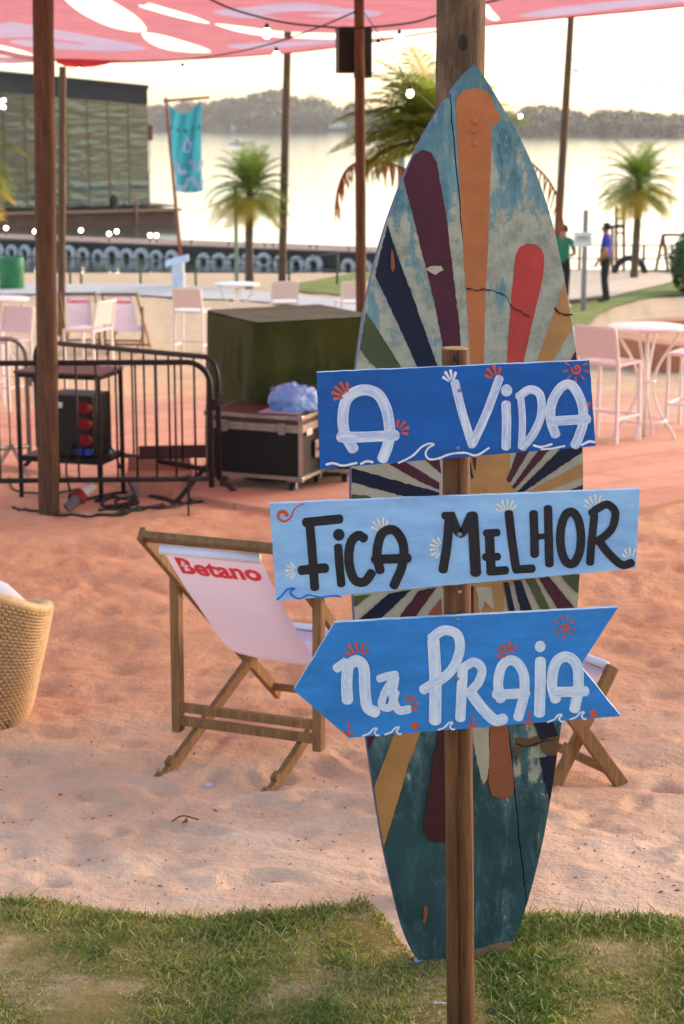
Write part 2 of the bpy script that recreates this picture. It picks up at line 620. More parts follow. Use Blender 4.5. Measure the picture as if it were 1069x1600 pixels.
def board_mat():
    t = NT('weathered_board_paint')
    v = t.coords()
    sep = t.n("ShaderNodeSeparateXYZ"); t.l(v, sep.inputs[0])
    z = sep.outputs[2]
    stre = t.coords((5, 5, 1.3))
    n1 = t.noise(t.coords((1, 1, 0.6)), 5.5, 6, 0.65, 0.5)
    n2 = t.noise(stre, 4.5, 6, 0.7, 0.8)
    n3 = t.noise(t.coords((1, 1, 1)), 26, 4, 0.7)
    teal = t.ramp(n1, [(0.32, C(58, 92, 100)), (0.50, C(82, 122, 128)), (0.70, C(120, 152, 150))])
    deep = t.ramp(n1, [(0.32, C(34, 58, 56)), (0.50, C(46, 78, 78)), (0.72, C(66, 100, 96))])
    zz = t.math('ADD', z, t.math('MULTIPLY', t.math('SUBTRACT', n1, 0.5), 0.9))
    lo = t.n("ShaderNodeMapRange"); lo.inputs[1].default_value = 0.45; lo.inputs[2].default_value = 1.15
    t.l(zz, lo.inputs[0])
    c = t.mix(lo.outputs[0], deep, teal)
    # worn-through areas down to the cream primer: strongest around the middle of the board
    band = t.ramp(t.math('DIVIDE', zz, 2.4), [(0.14, (.05, .05, .05, 1)), (0.36, (.72, .72, .72, 1)), (0.60, (.95, .95, .95, 1)), (0.76, (.72, .72, .72, 1)), (0.90, (.05, .05, .05, 1))])
    xr = t.n("ShaderNodeMapRange"); xr.inputs[1].default_value = -0.25; xr.inputs[2].default_value = 0.22; xr.inputs[3].default_value = -0.06; xr.inputs[4].default_value = 0.09
    t.l(sep.outputs[0], xr.inputs[0])
    w = t.math('ADD', t.math('ADD', t.math('MULTIPLY', band, 0.42), t.math('ADD', n2, xr.outputs[0])), t.math('MULTIPLY', t.math('SUBTRACT', n3, 0.5), 0.35))
    wm = t.ramp(w, [(0.735, W0), (0.775, W1)])
    wp = t.ramp(w, [(0.56, W0), (0.74, W1)])
    wp = t.math('MULTIPLY', wp, t.math('ADD', t.math('MULTIPLY', lo.outputs[0], .6), .4))
    c = t.mix(t.math('MULTIPLY', wp, 0.7), c, C(140, 166, 158))
    c = t.mix(t.math('MULTIPLY', wm, 0.9), c, t.ramp(n3, [(0.3, C(150, 140, 112)), (0.6, C(190, 180, 152))]))
    sp = t.ramp(t.noise(stre, 16, 4, 0.75), [(0.26, W1), (0.34, W0)])
    c = t.mix(t.math('MULTIPLY', sp, 0.6), c, C(44, 52, 50))
    dr = t.ramp(t.noise(t.coords((9, 9, 1.4)), 9, 4, 0.7), [(0.66, W0), (0.72, W1)])
    dr = t.math('MULTIPLY', dr, t.math('ADD', t.math('MULTIPLY', lo.outputs[0], .7), .3))
    c = t.mix(t.math('MULTIPLY', dr, 0.5), c, C(196, 196, 178))
    t.base(c)
    t.p(Roughness=0.6, Specular_IOR_Level=0.35)
    t.bump(t.math('ADD', wm, t.math('MULTIPLY', n3, 0.8)), 0.0016, 0.7)
    return t.m
M['board'] = board_mat()
M['board_edge'] = plain('blue_board_edge', C(40, 62, 130), 0.5, 0.25, 10)
def ray_mat(name, c, worn=0.30):
    t = NT(name)
    v = t.coords()
    f = t.noise(v, 9, 5, 0.65)
    g = t.noise(t.coords((6, 6, 1.5)), 7, 5, 0.72)
    s_ = t.noise(v, 70, 3, 0.7)
    cc = t.ramp(f, [(0.3, tuple(x * 0.78 for x in c[:3]) + (1,)), (0.7, tuple(min(1, x * 1.12) for x in c[:3]) + (1,))])
    cc = t.mix(t.math('MULTIPLY', t.ramp(g, [(worn - 0.05, W1), (worn, W0)]), 0.6), cc, C(150, 140, 116))
    cc = t.mix(t.math('MULTIPLY', t.ramp(s_, [(0.26, W1), (0.34, W0)]), 0.35), cc, tuple(x * 0.35 for x in c[:3]) + (1,))
    t.base(cc)
    t.p(Roughness=0.58, Specular_IOR_Level=0.35)
    t.bump(t.math('ADD', f, t.math('MULTIPLY', s_, 0.5)), 0.001, 0.6)
    return t.m
RC = {'orange': ray_mat('orange_ray_paint', C(196, 112, 58)), 'maroon': ray_mat('maroon_ray_paint', C(84, 28, 40)),
      'navy': ray_mat('navy_ray_paint', C(20, 20, 42)), 'olive': ray_mat('olive_ray_paint', C(84, 86, 46)),
      'red': ray_mat('red_ray_paint', C(200, 66, 54)), 'ochre': ray_mat('ochre_ray_paint', C(198, 136, 74)),
      'cream': ray_mat('cream_ray_paint', C(196, 176, 146), 0.36), 'brown': ray_mat('brown_ray_paint', C(118, 76, 46), 0.4),
      'darkred': ray_mat('dark_red_ray_paint', C(74, 26, 26)), 'tan': ray_mat('tan_base_paint', C(150, 112, 78)),
      'rust': ray_mat('rust_ray_paint', C(160, 88, 52))}
off = -Bn * 0.032
mbL = MB(); mbR = MB()
k0 = min(range(len(Ls)), key=lambda i: abs(Ls[i][1] - 144)); kR = min(range(len(Rs)), key=lambda i: abs(Rs[i][1] - 1415))
left_poly = [(x - 0.9, y) for x, y in seam[1:-1]] + [(Rs[kR][0] - 1, Rs[kR][1] + 1)] + Rs[kR + 1:] + BOT[::-1] + Ls[:k0:-1]
right_poly = [(x + 0.9, y) for x, y in seam[1:-1]][::-1] + Ls[k0::-1] + Rs[1:kR + 1]
mbL.prism([bp(*q) for q in left_poly], off, 0, 1)
mbR.prism([bp(*q) for q in right_poly], off, 0, 1)
mbL.build('plank', [M['board'], M['board_edge']], surfboard)
mbR.build('plank', [M['board'], M['board_edge']], surfboard)
# backing sheet closes the seam
MB().prism([bp(x + (_cxm - x) * 0.05, y + (_cym - y) * 0.02, -0.0325) for x, y in HULL], -Bn * 0.006).build('backing_sheet', M['black'], surfboard)
def ragged(poly, amp=1.0, step=5.0, seed=0):
    out = []
    n = len(poly)
    for i in range(n):
        a = Vector((*poly[i], 0)); b = Vector((*poly[(i + 1) % n], 0))
        d = b - a
        m = max(1, int(d.length / step))
        nn = Vector((-d.y, d.x, 0)).normalized() if d.length > 0 else Vector()
        for k in range(m):
            p = a + d * (k / m)
            j = noise.noise(Vector((p.x * 0.21 + seed, p.y * 0.21, seed * 3.1))) * amp * 1.4 + (rnd.random() - .5) * amp * 0.5
            if k == 0: j *= 0.3
            out.append((p.x + nn.x * j, p.y + nn.y * j))
    return out
_layer = [0]
def painted(poly, colour, amp=1.0, label=None):
    _layer[0] += 1
    q = clip(ragged(poly, amp, 4.5, _layer[0] * 1.37), HIN)
    if len(q) < 3: return
    mb = MB()
    mb.prism([bp(x, y, 0.0006 + 0.00012 * _layer[0]) for x, y in q], -Bn * (0.0005 + 0.00012 * _layer[0]), back=False)
    o = mb.build('painted_ray', RC[colour], surfboard)
    if label: o["label"] = label
    return o
Z7 = lambda pts: [(540 + x / 2.813, 80 + y / 2.813) for x, y in pts]
Z8 = lambda pts: [(540 + x / 2.813, 690 + y / 2.813) for x, y in pts]
ZB = lambda pts: [(560 + x / 3.144, 1120 + y / 3.144) for x, y in pts]
# cream ground of the middle part
painted([(530, 560), (700, 590), (920, 560), (930, 1010), (860, 1000), (760, 1010), (640, 1000), (530, 1010)], 'cream', 2.5)
# hub of the sunburst
painted(Z8([(530, 40), (590, 20), (725, 30), (720, 180), (760, 225), (900, 300), (900, 560), (700, 640), (690, 850), (560, 850), (420, 640), (410, 245), (480, 180)]), 'ochre', 1.5)
# upper rays
painted(Z7([(485, 240), (490, 205), (520, 172), (570, 162), (618, 172), (645, 205), (652, 245), (672, 270), (680, 295), (655, 330), (641, 322), (638, 480), (632, 640), (625, 900), (615, 1060), (606, 1450), (556, 1450), (538, 1180), (525, 1000), (508, 700), (492, 420)]), 'orange', 0.7, 'broad orange centre ray running up to the tip')
painted(Z7([(255, 565), (270, 510), (300, 455), (340, 433), (375, 446), (402, 490), (412, 560), (440, 700), (470, 950), (500, 1200), (515, 1420), (445, 1420), (425, 1280), (385, 1080), (345, 920), (300, 740)]), 'maroon', 1.0, 'dark maroon ray with rounded end, left of the orange one')
painted(Z7([(185, 762), (222, 880), (262, 990), (300, 1090), (408, 1395), (440, 1480), (360, 1480), (318, 1390), (130, 985), (150, 900)]), 'navy', 1.0)
painted(Z7([(92, 1150), (250, 1395), (340, 1480), (200, 1480), (62, 1310)]), 'olive', 1.2)
painted(Z7([(745, 905), (760, 868), (795, 845), (830, 847), (862, 870), (873, 912), (868, 990), (845, 1090), (780, 1375), (760, 1460), (705, 1460), (712, 1320), (728, 1090)]), 'red', 0.8, 'bright red ray with rounded end, right of the orange one')
painted(Z7([(966, 1005), (1010, 1090), (1010, 1190), (905, 1370), (860, 1460), (800, 1460), (842, 1365), (915, 1150)]), 'ochre', 0.7)
painted(Z7([(1030, 1280), (1040, 1400), (960, 1440), (985, 1365)]), 'maroon', 0.7)
# short rays in the first gap between the boards
painted(Z8([(0, 108), (25, 115), (290, 190), (412, 222), (412, 250), (280, 246), (150, 212), (0, 172)]), 'navy', 1.0)
painted(Z8([(190, 98), (265, 90), (412, 180), (412, 212), (330, 178)]), 'maroon', 0.9)
painted(Z8([(350, 80), (412, 80), (420, 140), (380, 108)]), 'maroon', 0.8)
painted(Z8([(0, 230), (100, 238), (135, 262), (0, 270)]), 'olive', 0.8)
painted(Z8([(538, 90), (548, 85), (562, 160), (552, 165)]), 'navy', 0.6)
painted(Z8([(556, 70), (574, 70), (572, 122), (566, 125)]), 'maroon', 0.6)
painted(Z8([(755, 40), (810, 35), (724, 180), (708, 172)]), 'maroon', 0.7)
painted(Z8([(850, 35), (900, 30), (744, 208), (730, 200)]), 'maroon', 0.7)
painted(Z8([(950, 28), (1060, 10), (1042, 45), (775, 225), (750, 224)]), 'navy', 0.9)
painted(Z8([(1060, 85), (1060, 148), (840, 230), (780, 230)]), 'ochre', 0.8)
painted(Z8([(1060, 182), (1060, 235), (900, 250)]), 'maroon', 0.8)
# second gap
painted(Z8([(190, 668), (290, 650), (140, 790), (40, 800)]), 'navy', 1.0)
painted(Z8([(322, 655), (400, 640), (300, 780), (225, 785)]), 'maroon', 0.9)
painted(Z8([(418, 690), (425, 780), (345, 785)]), 'rust', 0.9)
painted(Z8([(20, 680), (112, 670), (48, 722), (20, 730)]), 'olive', 0.8)
painted(Z8([(546, 635), (562, 635), (562, 770), (552, 770)]), 'maroon', 0.5)
painted(Z8([(575, 640), (640, 640), (650, 740), (610, 700), (590, 760)]), 'cream', 1.4)
painted(Z8([(693, 618), (716, 618), (750, 770), (722, 770)]), 'navy', 0.7)
painted(Z8([(738, 610), (770, 608), (830, 770), (775, 770)]), 'navy', 0.8)
painted(Z8([(790, 606), (832, 600), (915, 770), (875, 770)]), 'olive', 0.9)
painted(Z8([(848, 598), (892, 592), (1030, 760), (955, 770)]), 'maroon', 0.9)
painted(Z8([(948, 590), (1040, 580), (1040, 680), (1000, 650)]), 'olive', 1.0)
# lower rays
painted(ZB([(185, 60), (310, 60), (245, 230), (205, 370), (125, 635), (70, 600), (70, 365)]), 'ochre', 0.8, 'long ochre ray at the lower left')
painted(ZB([(20, 90), (86, 80), (45, 175)]), 'maroon', 0.6)
painted(ZB([(392, 60), (470, 60), (470, 600), (408, 617), (352, 610), (318, 560), (316, 510), (335, 400)]), 'darkred', 0.7)
painted(ZB([(560, 50), (640, 50), (646, 200), (634, 290), (612, 330), (596, 270), (572, 180)]), 'cream', 2.2)
painted(ZB([(646, 40), (732, 40), (764, 340), (755, 385), (705, 405), (655, 385), (638, 320)]), 'rust', 0.7)
painted(ZB([(765, 100), (830, 108), (890, 95), (880, 140), (800, 150), (780, 215), (765, 160)]), 'brown', 2.0)
painted(ZB([(858, 20), (950, 20), (980, 90), (895, 118), (885, 95)]), 'navy', 1.0)
painted(ZB([(890, 112), (1010, 85), (1000, 200), (940, 185), (900, 170)]), 'brown', 2.0)
painted(ZB([(888, 200), (985, 185), (950, 430), (935, 400)]), 'navy', 1.2)
painted(ZB([(270, 1196), (415, 1192), (575, 1142), (640, 1120), (700, 1108), (800, 1096), (800, 1260), (250, 1260)]), 'tan', 1.2, 'bare tan strip along the foot of the board')
painted(ZB([(322, 930), (338, 925), (338, 975), (328, 1012), (316, 1008)]), 'rust', 1.2)
painted(Z7([(200, 870), (208, 880), (216, 950), (206, 972), (198, 945)]), 'rust', 0.6)
painted(Z7([(352, 958), (380, 942), (418, 944), (428, 962), (392, 984), (372, 972)]), 'cream', 1.6)
for q in ((565, 308), (561, 350), (568, 406)):
    MB().ball(bp(*Z7([q])[0], 0.002), 0.009, 2, (1, .45, 1.1)).build('screw_head', RC['orange'], surfboard, True)
# cracks: narrow dark gouges
def crack(pts, w=2.0):
    mb = MB()
    pts = sm(pts, 4)
    pts = [(x + rnd.uniform(-1, 1), y + rnd.uniform(-1, 1)) for x, y in pts]
    a, b = [], []
    for i, (x, y) in enumerate(pts):
        p, q = pts[max(0, i - 1)], pts[min(len(pts) - 1, i + 1)]
        d = Vector((q[0] - p[0], q[1] - p[1], 0)); d.normalize() if d.length else None
        ww = w * (0.4 + rnd.random() * 0.8)
        a.append((x - d.y * ww, y + d.x * ww)); b.append((x + d.y * ww, y - d.x * ww))
    n = len(pts)
    mb.add([bp(x, y, 0.0075) for x, y in a] + [bp(x, y, 0.0075) for x, y in b], [(i, i + 1, n + i + 1, n + i) for i in range(n - 1)])
    mb.build('crack', M['black'], surfboard)
crack(Z7([(525, 1040), (570, 1052), (610, 1048), (650, 1055), (700, 1080), (735, 1130), (770, 1145), (808, 1170)]), 1.3)
crack(Z7([(350, 945), (400, 938), (440, 926), (470, 930)]), 1.0)
crack(Z7([(915, 1128), (945, 1155), (995, 1158)]), 1.5)
crack(ZB([(770, 130), (830, 145), (900, 120), (960, 108)]), 1.2)
# ================================================================== SIGNPOST
SY = 3.90
Sn = Vector((0.0, -1, 0.0)); S0 = Vector((0, SY, 1.0))
M['sign_post'] = wood('sign_post_wood', C(78, 46, 24), C(138, 90, 50), 'Z', scale=1.0, bump=0.003)
pt, pb = at(711, 545, SY + 0.055), at(724, 1640, SY + 0.055)
signpost = thing('signpost', 'wooden post with three hand-painted blue signs in front of the surfboard', 'signpost', (pb.x, pb.y, -0.02))
def post_mesh(a, b, ra, rb, n=28, m=60, groove=None, jit=0.03, seed=0.0):
    mb = MB()
    vs, fs = [], []
    for i in range(m + 1):
        t = i / m
        p = a.lerp(b, t)
        r = ra + (rb - ra) * t
        for k in range(n):
            th = 2 * math.pi * k / n
            q = r * (1 + jit * noise.noise(Vector((math.cos(th) * 1.2 + seed, math.sin(th) * 1.2, p.z * 3 + seed))) + jit * .35 * noise.noise(Vector((math.cos(th) * 4, math.sin(th) * 4 + seed, p.z * 12))))
            if groove:
                for gk, dep in groove:
                    kk = gk + 1.2 * math.sin(p.z * 2.0 + gk)
                    dk = abs((k - kk + n / 2) % n - n / 2)
                    if dk < 0.6: q *= 1 - dep
            vs.append(Vector((p.x + math.cos(th) * q, p.y + math.sin(th) * q, p.z)))
    for i in range(m):
        for k in range(n):
            k2 = (k + 1) % n
            fs.append((i * n + k, i * n + k2, (i + 1) * n + k2, (i + 1) * n + k))
    fs.append(tuple(range(n - 1, -1, -1))); fs.append(tuple(m * n + k for k in range(n)))
    return mb.add(vs, fs)
ptop = Vector((pt.x, pt.y, pt.z)); pbot = Vector((pb.x, pb.y, -0.25))
post_mesh(pbot, ptop, 0.0345, 0.0300, 48, 90, [(36, 0.14)], 0.05).build('post', M['sign_post'], signpost, smooth=40)
MB().lathe([(0.0001, 0.001), (0.026, 0.001), (0.0275, -0.002)], ptop + Vector((0, 0, 0.002)), 20).build('end_grain', plain('cut_end_grain', C(176, 130, 86), 0.8, 0.25, 40), signpost)
MB().ball(at(711, 560, SY + 0.023), 0.008, 2, (0.6, 0.35, 1)).build('knot', M['black'], signpost)
def sign_mat(name, c, fibre=0.5, light=None):
    t = NT(name)
    v = t.coords((3, 3, 1))
    f = t.noise(t.coords((1.2, 1.2, 4)), 6, 5, 0.65)
    g = t.noise(t.coords((40, 40, 4)), 6, 4, 0.75)
    h = t.noise(t.coords((4, 4, 60)), 5, 4, 0.7)
    li = light or tuple(min(1, x * 1.5 + 0.03) for x in c[:3]) + (1,)
    cc = t.ramp(f, [(0.3, tuple(x * 0.80 for x in c[:3]) + (1,)), (0.7, tuple(min(1, x * 1.18) for x in c[:3]) + (1,))])
    cc = t.mix(t.math('MULTIPLY', t.ramp(g, [(0.58, W0), (0.72, W1)]), fibre * 0.5), cc, li)
    cc = t.mix(t.math('MULTIPLY', t.ramp(h, [(0.60, W0), (0.75, W1)]), fibre * 0.35), cc, li)
    t.base(cc)
    t.p(Roughness=0.5, Specular_IOR_Level=0.35)
    t.bump(t.math('ADD', g, h), 0.0006, 0.6)
    return t.m
SIGN = {1: sign_mat('deep_blue_sign_paint', C(8, 94, 174), 0.75), 2: sign_mat('pale_blue_sign_paint', C(158, 204, 255), 0.08), 3: sign_mat('mid_blue_sign_paint', C(50, 138, 212), 0.75)}
EDGE = plain('worn_sign_edge', C(170, 196, 222), 0.6, 0.2, 20)
def brush(name, ink, under, cover=0.62):
    t = NT(name)
    tc = t.n("ShaderNodeTexCoord")
    mp = t.n("ShaderNodeMapping"); mp.inputs["Scale"].default_value = (0.9, 9, 1)
    t.l(tc.outputs["UV"], mp.inputs[0])
    f = t.noise(mp.outputs[0], 2.2, 5, 0.7)
    e = t.noise(t.coords(), 130, 3, 0.7)
    w = t.math('ADD', f, t.math('MULTIPLY', t.math('SUBTRACT', e, 0.5), 0.25))
    k = t.ramp(w, [(1 - cover - 0.02, W0), (1 - cover + 0.22, W1)])
    mp2 = t.n("ShaderNodeMapping"); mp2.inputs["Scale"].default_value = (0.30, 0.8, 1)
    t.l(tc.outputs["UV"], mp2.inputs[0])
    load = t.ramp(t.noise(mp2.outputs[0], 1.6, 3, 0.5), [(0.36, (.30, .30, .30, 1)), (0.60, (.92, .92, .92, 1))])
    k = t.math('MAXIMUM', t.math('MULTIPLY', k, 0.95), load)
    # paint gathers along both edges of a stroke
    sep = t.n("ShaderNodeSeparateXYZ"); t.l(tc.outputs["UV"], sep.inputs[0])
    ed = t.ramp(t.math('ABSOLUTE', t.math('SUBTRACT', sep.outputs[1], 0.5)), [(0.36, W0), (0.46, W1)])
    k = t.math('MAXIMUM', k, t.math('MULTIPLY', ed, 0.95))
    t.base(t.mix(k, under, ink))
    t.p(Roughness=0.42, Specular_IOR_Level=0.4)
    t.bump(w, 0.0012, 0.6)
    return t.m
INK = {1: brush('white_brush_on_deep_blue', C(244, 248, 255), C(60, 124, 206), 0.60),
       2: brush('black_brush_paint', C(14, 15, 22), C(50, 56, 72), 0.66),
       3: brush('white_brush_on_mid_blue', C(246, 250, 255), C(120, 176, 228), 0.64)}
DEC = {'orange': plain('orange_sign_paint', C(226, 92, 48), 0.5, 0.15, 30), 'white': plain('white_sign_paint', C(238, 240, 246), 0.5, 0.08, 30),
       'cream': plain('cream_sign_paint', C(240, 236, 220), 0.5, 0.08, 30), 'blue': plain('blue_sign_paint', C(52, 116, 216), 0.5, 0.12, 30)}
_sl = [0]
def spl(px, py, lift=0.0):
    return on_plane(px, py, S0, Sn) + Sn * lift
def stroke(mb, pts, w, sub=7, closed=False, cap=True, taper=None, jit=0.35):
    """a brush stroke in picture units laid on the sign plane"""
    _sl[0] += 1
    lift = 0.0009 + 0.00011 * (_sl[0] % 14)
    cl = catmull([(x, y, 0) for x, y in pts], sub, closed)
    n = len(cl)
    vs, uv, fs = [], [], []
    dist = rnd.uniform(0, 9)
    for i, p in enumerate(cl):
        if closed: d = cl[(i + 1) % n] - cl[i - 1]
        else: d = cl[min(i + 1, n - 1)] - cl[max(i - 1, 0)]
        if d.length < 1e-6: d = Vector((1, 0, 0))
        d.normalize()
        nn = Vector((-d.y, d.x, 0))
        if i: dist += (p - cl[i - 1]).length / 40
        tt = i / (n - 1)
        ww = (w if taper is None else w * (taper[0] + (taper[1] - taper[0]) * tt)) / 2
        a = p + nn * (ww + jit * noise.noise(Vector((p.x * .15, p.y * .15, 1)))); b = p - nn * (ww + jit * noise.noise(Vector((p.x * .15, p.y * .15, 7))))
        m = p
        vs += [a, p + nn * ww * .4, p - nn * ww * .4, b]; uv += [(dist, 0), (dist, .3), (dist, .7), (dist, 1)]
    for i in range(n if closed else n - 1):
        j = (i + 1) % n
        for k in range(3): fs.append((i * 4 + k, i * 4 + k + 1, j * 4 + k + 1, j * 4 + k))
    if cap and not closed:
        for idx, sgn in ((0, -1), (n - 1, 1)):
            d = cl[1] - cl[0] if idx == 0 else cl[-1] - cl[-2]
            d.normalize(); d *= sgn
            nn = Vector((-d.y, d.x, 0)) * ((w if taper is None else w * taper[0 if idx == 0 else 1]) / 2)
            o = len(vs)
            R = nn.length
            arc = [cl[idx] + nn * math.cos(th) + d * (R * 0.75 * math.sin(th)) for th in [math.pi * q / 8 for q in range(9)]]
            vs += arc; uv += [(uv[idx * 4][0], 0.5 - 0.5 * math.cos(math.pi * q / 8)) for q in range(9)]
            fs.append(tuple(range(o, o + 9)))
    mb.add([spl(v.x, v.y, lift) for v in vs], fs, 0, uv)
def dot(mb, x, y, r):
    _sl[0] += 1
    lift = 0.0009 + 0.00011 * (_sl[0] % 14)
    vs = [spl(x, y, lift)] + [spl(x + r * math.cos(a), y + r * 1.05 * math.sin(a), lift) for a in [2 * math.pi * k / 16 for k in range(16)]]
    mb.add(vs, [(0, 1 + k, 1 + (k + 1) % 16) for k in range(16)], 0, [(0.5, .5)] + [(0.5 + .4 * math.cos(k), .5 + .5 * math.sin(k * .39)) for k in range(16)])
OUTL = [None]
def drop(mb, x, y, dx, dy, w):
    if OUTL[0] and not all(inside(q, OUTL[0]) for q in ((x, y), (x + dx * 1.12, y + dy * 1.12), (x + dx - dy * .14, y + dy + dx * .14), (x + dx + dy * .14, y + dy - dx * .14))): return
    stroke(mb, [(x, y), (x + dx * .5, y + dy * .5), (x + dx, y + dy)], w, 3, taper=(0.45, 1.0), jit=0.1)
BOUT = {}
def fan(board, col, cx, cy, ang, spread=100, n=5, r0=6, r1=16, w=4.6):
    mb = MB(); OUTL[0] = BOUT[board]
    for k in range(n):
        a = math.radians(ang - spread / 2 + spread * k / (n - 1))
        rr = r1 * (1.0 if 0 < k < n - 1 else 0.85)
        drop(mb, cx + math.cos(a) * r0, cy - math.sin(a) * r0, math.cos(a) * (rr - r0), -math.sin(a) * (rr - r0), w)
    mb.build('painted_shell', DEC[col], board, fixn=False)
def sunny(board, cx, cy, r, w=3.2):
    mb = MB(); OUTL[0] = BOUT[board]
    stroke(mb, [(cx - r * .5, cy - r * .1), (cx - r * .3, cy + r * .42), (cx + r * .3, cy + r * .42), (cx + r * .5, cy), (cx + r * .25, cy - r * .4), (cx - r * .05, cy - r * .3), (cx + r * .02, cy)], w, 5)
    for k in range(9):
        a = 2 * math.pi * k / 9 + 0.2
        drop(mb, cx + math.cos(a) * r * .95, cy + math.sin(a) * r * .95, math.cos(a) * r * .55, math.sin(a) * r * .55, 3.4)
    mb.build('painted_sun', DEC['orange'], board, fixn=False)
def wave(board, col, pts, w=3.4):
    mb = MB(); stroke(mb, pts, w, 6, jit=0.5); mb.build('painted_wave', DEC[col], board, fixn=False)
def star(board, cx, cy, r):
    mb = MB(); _sl[0] += 1
    pts = [spl(cx + (r if k % 2 == 0 else r * .5) * math.sin(k * math.pi / 5 + .1), cy - (r if k % 2 == 0 else r * .5) * math.cos(k * math.pi / 5 + .1), 0.0012) for k in range(10)]
    mb.add(pts, [tuple(range(10))]); mb.build('painted_starfish', DEC['orange'], board, fixn=False)
def anchor(board, cx, cy, h):
    mb = MB()
    stroke(mb, [(cx, cy - h * .5), (cx, cy + h * .45)], 2.4, 4)
    stroke(mb, [(cx - h * .34, cy + h * .22), (cx - h * .2, cy + h * .42), (cx, cy + h * .48), (cx + h * .2, cy + h * .40), (cx + h * .34, cy + h * .20)], 2.6, 4)
    mb.build('painted_anchor', DEC['orange'], board, fixn=False)
def sign(outline, num, label):
    mb = MB()
    pts = [spl(*q) for q in ragged(outline, 0.7, 14)]
    mb.prism(pts, -Sn * 0.016, 0, 1)
    o = mb.build('sign_board', [SIGN[num], EDGE], signpost)
    o["label"] = label
    BOUT[o] = outline
    return o
def letter(board, num, strokes, dots=()):
    mb = MB()
    for pts, w in strokes: stroke(mb, pts, w)
    for x, y, r in dots: dot(mb, x, y, r)
    mb.build('letter', INK[num], board, fixn=False)
s1 = sign([(495, 582), (921, 563), (931, 697), (500, 733)], 1, 'deep blue top board reading A VIDA in white brush letters')
s2 = sign([(421, 787), (1000, 764), (994, 888), (432, 939)], 2, 'pale blue middle board reading FICA MELHOR in black brush letters')
s3 = sign([(523, 973), (966, 949), (907, 1040), (970, 1119), (545, 1153), (459, 1078)], 3, 'mid blue arrow board reading NA PRAIA in white brush letters')
def zz(k, ox, oy): return lambda pts: [(ox + x / k, oy + y / k) for x, y in pts]
A1 = zz(2.324, 480, 550); k1 = 2.324
letter(s1, 1, [(A1([(168, 352), (138, 300), (130, 235), (146, 168), (198, 138), (255, 152), (288, 210), (300, 290), (292, 340), (274, 388)]), 17), (A1([(120, 308), (218, 308), (322, 302)]), 16.5)])
letter(s1, 1, [(A1([(536, 110), (565, 225), (600, 338)]), 13.5), (A1([(602, 330), (650, 225), (698, 95)]), 13.5)])
letter(s1, 1, [(A1([(722, 188), (724, 260), (722, 345)]), 14.5)], [(480 + 724 / k1, 550 + 139 / k1, 9)])
letter(s1, 1, [(A1([(776, 170), (782, 250), (778, 345)]), 11), (A1([(768, 162), (808, 136), (845, 155), (850, 225), (822, 295), (782, 345)]), 13)])
letter(s1, 1, [(A1([(902, 300), (884, 245), (890, 180), (925, 125), (962, 122), (995, 180), (1003, 250), (985, 310), (972, 338)]), 15), (A1([(885, 252), (950, 247), (1018, 243)]), 15)])
fan(s1, 'orange', *A1([(150, 165)])[0], 140, 90, 5, 9, 26, 5.5)
fan(s1, 'orange', *A1([(320, 292)])[0], 35, 80, 4, 10, 22, 5)
fan(s1, 'white', *A1([(528, 115)])[0], 110, 70, 4, 7, 21, 5)
fan(s1, 'orange', *A1([(690, 100)])[0], 118, 85, 4, 8, 22, 5.5)
fan(s1, 'orange', *A1([(1010, 240)])[0], 78, 70, 3, 8, 24, 5.5)
sunny(s1, *A1([(976, 62)])[0], 13, 3.6)
wave(s1, 'white', A1([(70, 408), (95, 403), (130, 412), (180, 402)]), 3.6)
wave(s1, 'white', A1([(195, 405), (218, 396), (238, 400)]), 3.6)
wave(s1, 'white', A1([(332, 402), (380, 378), (415, 345), (440, 333), (460, 335), (440, 348), (430, 368), (442, 388), (475, 386), (520, 370), (570, 365), (615, 374), (660, 348)]), 3.2)
wave(s1, 'white', A1([(822, 338), (850, 344), (888, 334)]), 3.6)
wave(s1, 'white', A1([(850, 353), (890, 350), (935, 341)]), 3.0)
wave(s1, 'white', A1([(997, 338), (1022, 325), (1043, 327)]), 3.6)
A2 = zz(1.7817, 410, 750)
letter(s2, 2, [(A2([(120, 118), (168, 113), (216, 108)]), 14.5), (A2([(132, 122), (140, 215), (146, 300)]), 14), (A2([(108, 251), (145, 247), (176, 245)]), 15)])
letter(s2, 2, [(A2([(211, 185), (215, 240), (220, 290)]), 13)], [(410 + 213 / 1.7817, 750 + 152 / 1.7817, 9)])
letter(s2, 2, [(A2([(284, 162), (266, 154), (246, 176), (241, 228), (256, 276), (284, 283), (304, 258)]), 14.5)])
letter(s2, 2, [(A2([(328, 252), (319, 205), (332, 150), (366, 139), (392, 178), (390, 235), (366, 294)]), 14.5), (A2([(312, 220), (360, 219), (406, 217)]), 14.5)])
letter(s2, 2, [(A2([(503, 250), (514, 180), (520, 112)]), 14.5), (A2([(506, 99), (530, 98)]), 12), (A2([(528, 104), (552, 150), (580, 98)]), 13), (A2([(585, 98), (590, 180), (594, 258)]), 17)])
letter(s2, 2, [(A2([(632, 150), (634, 200), (637, 250)]), 15), (A2([(622, 148), (655, 146)]), 12), (A2([(620, 214), (656, 213)]), 12.5), (A2([(632, 254), (678, 251)]), 13.5)])
letter(s2, 2, [(A2([(686, 92), (695, 170), (706, 244)]), 13.5), (A2([(704, 249), (752, 246)]), 13)])
letter(s2, 2, [(A2([(755, 92), (757, 150), (758, 208)]), 13.5), (A2([(795, 78), (797, 160), (799, 234)]), 13.5), (A2([(762, 158), (794, 155)]), 9)])
mbo = MB(); stroke(mbo, A2([(858 + 29 * math.sin(a), 161 - 73 * math.cos(a)) for a in [2 * math.pi * k / 12 for k in range(12)]]), 13.5, 5, closed=True); mbo.build('letter', INK[2], s2, fixn=False)
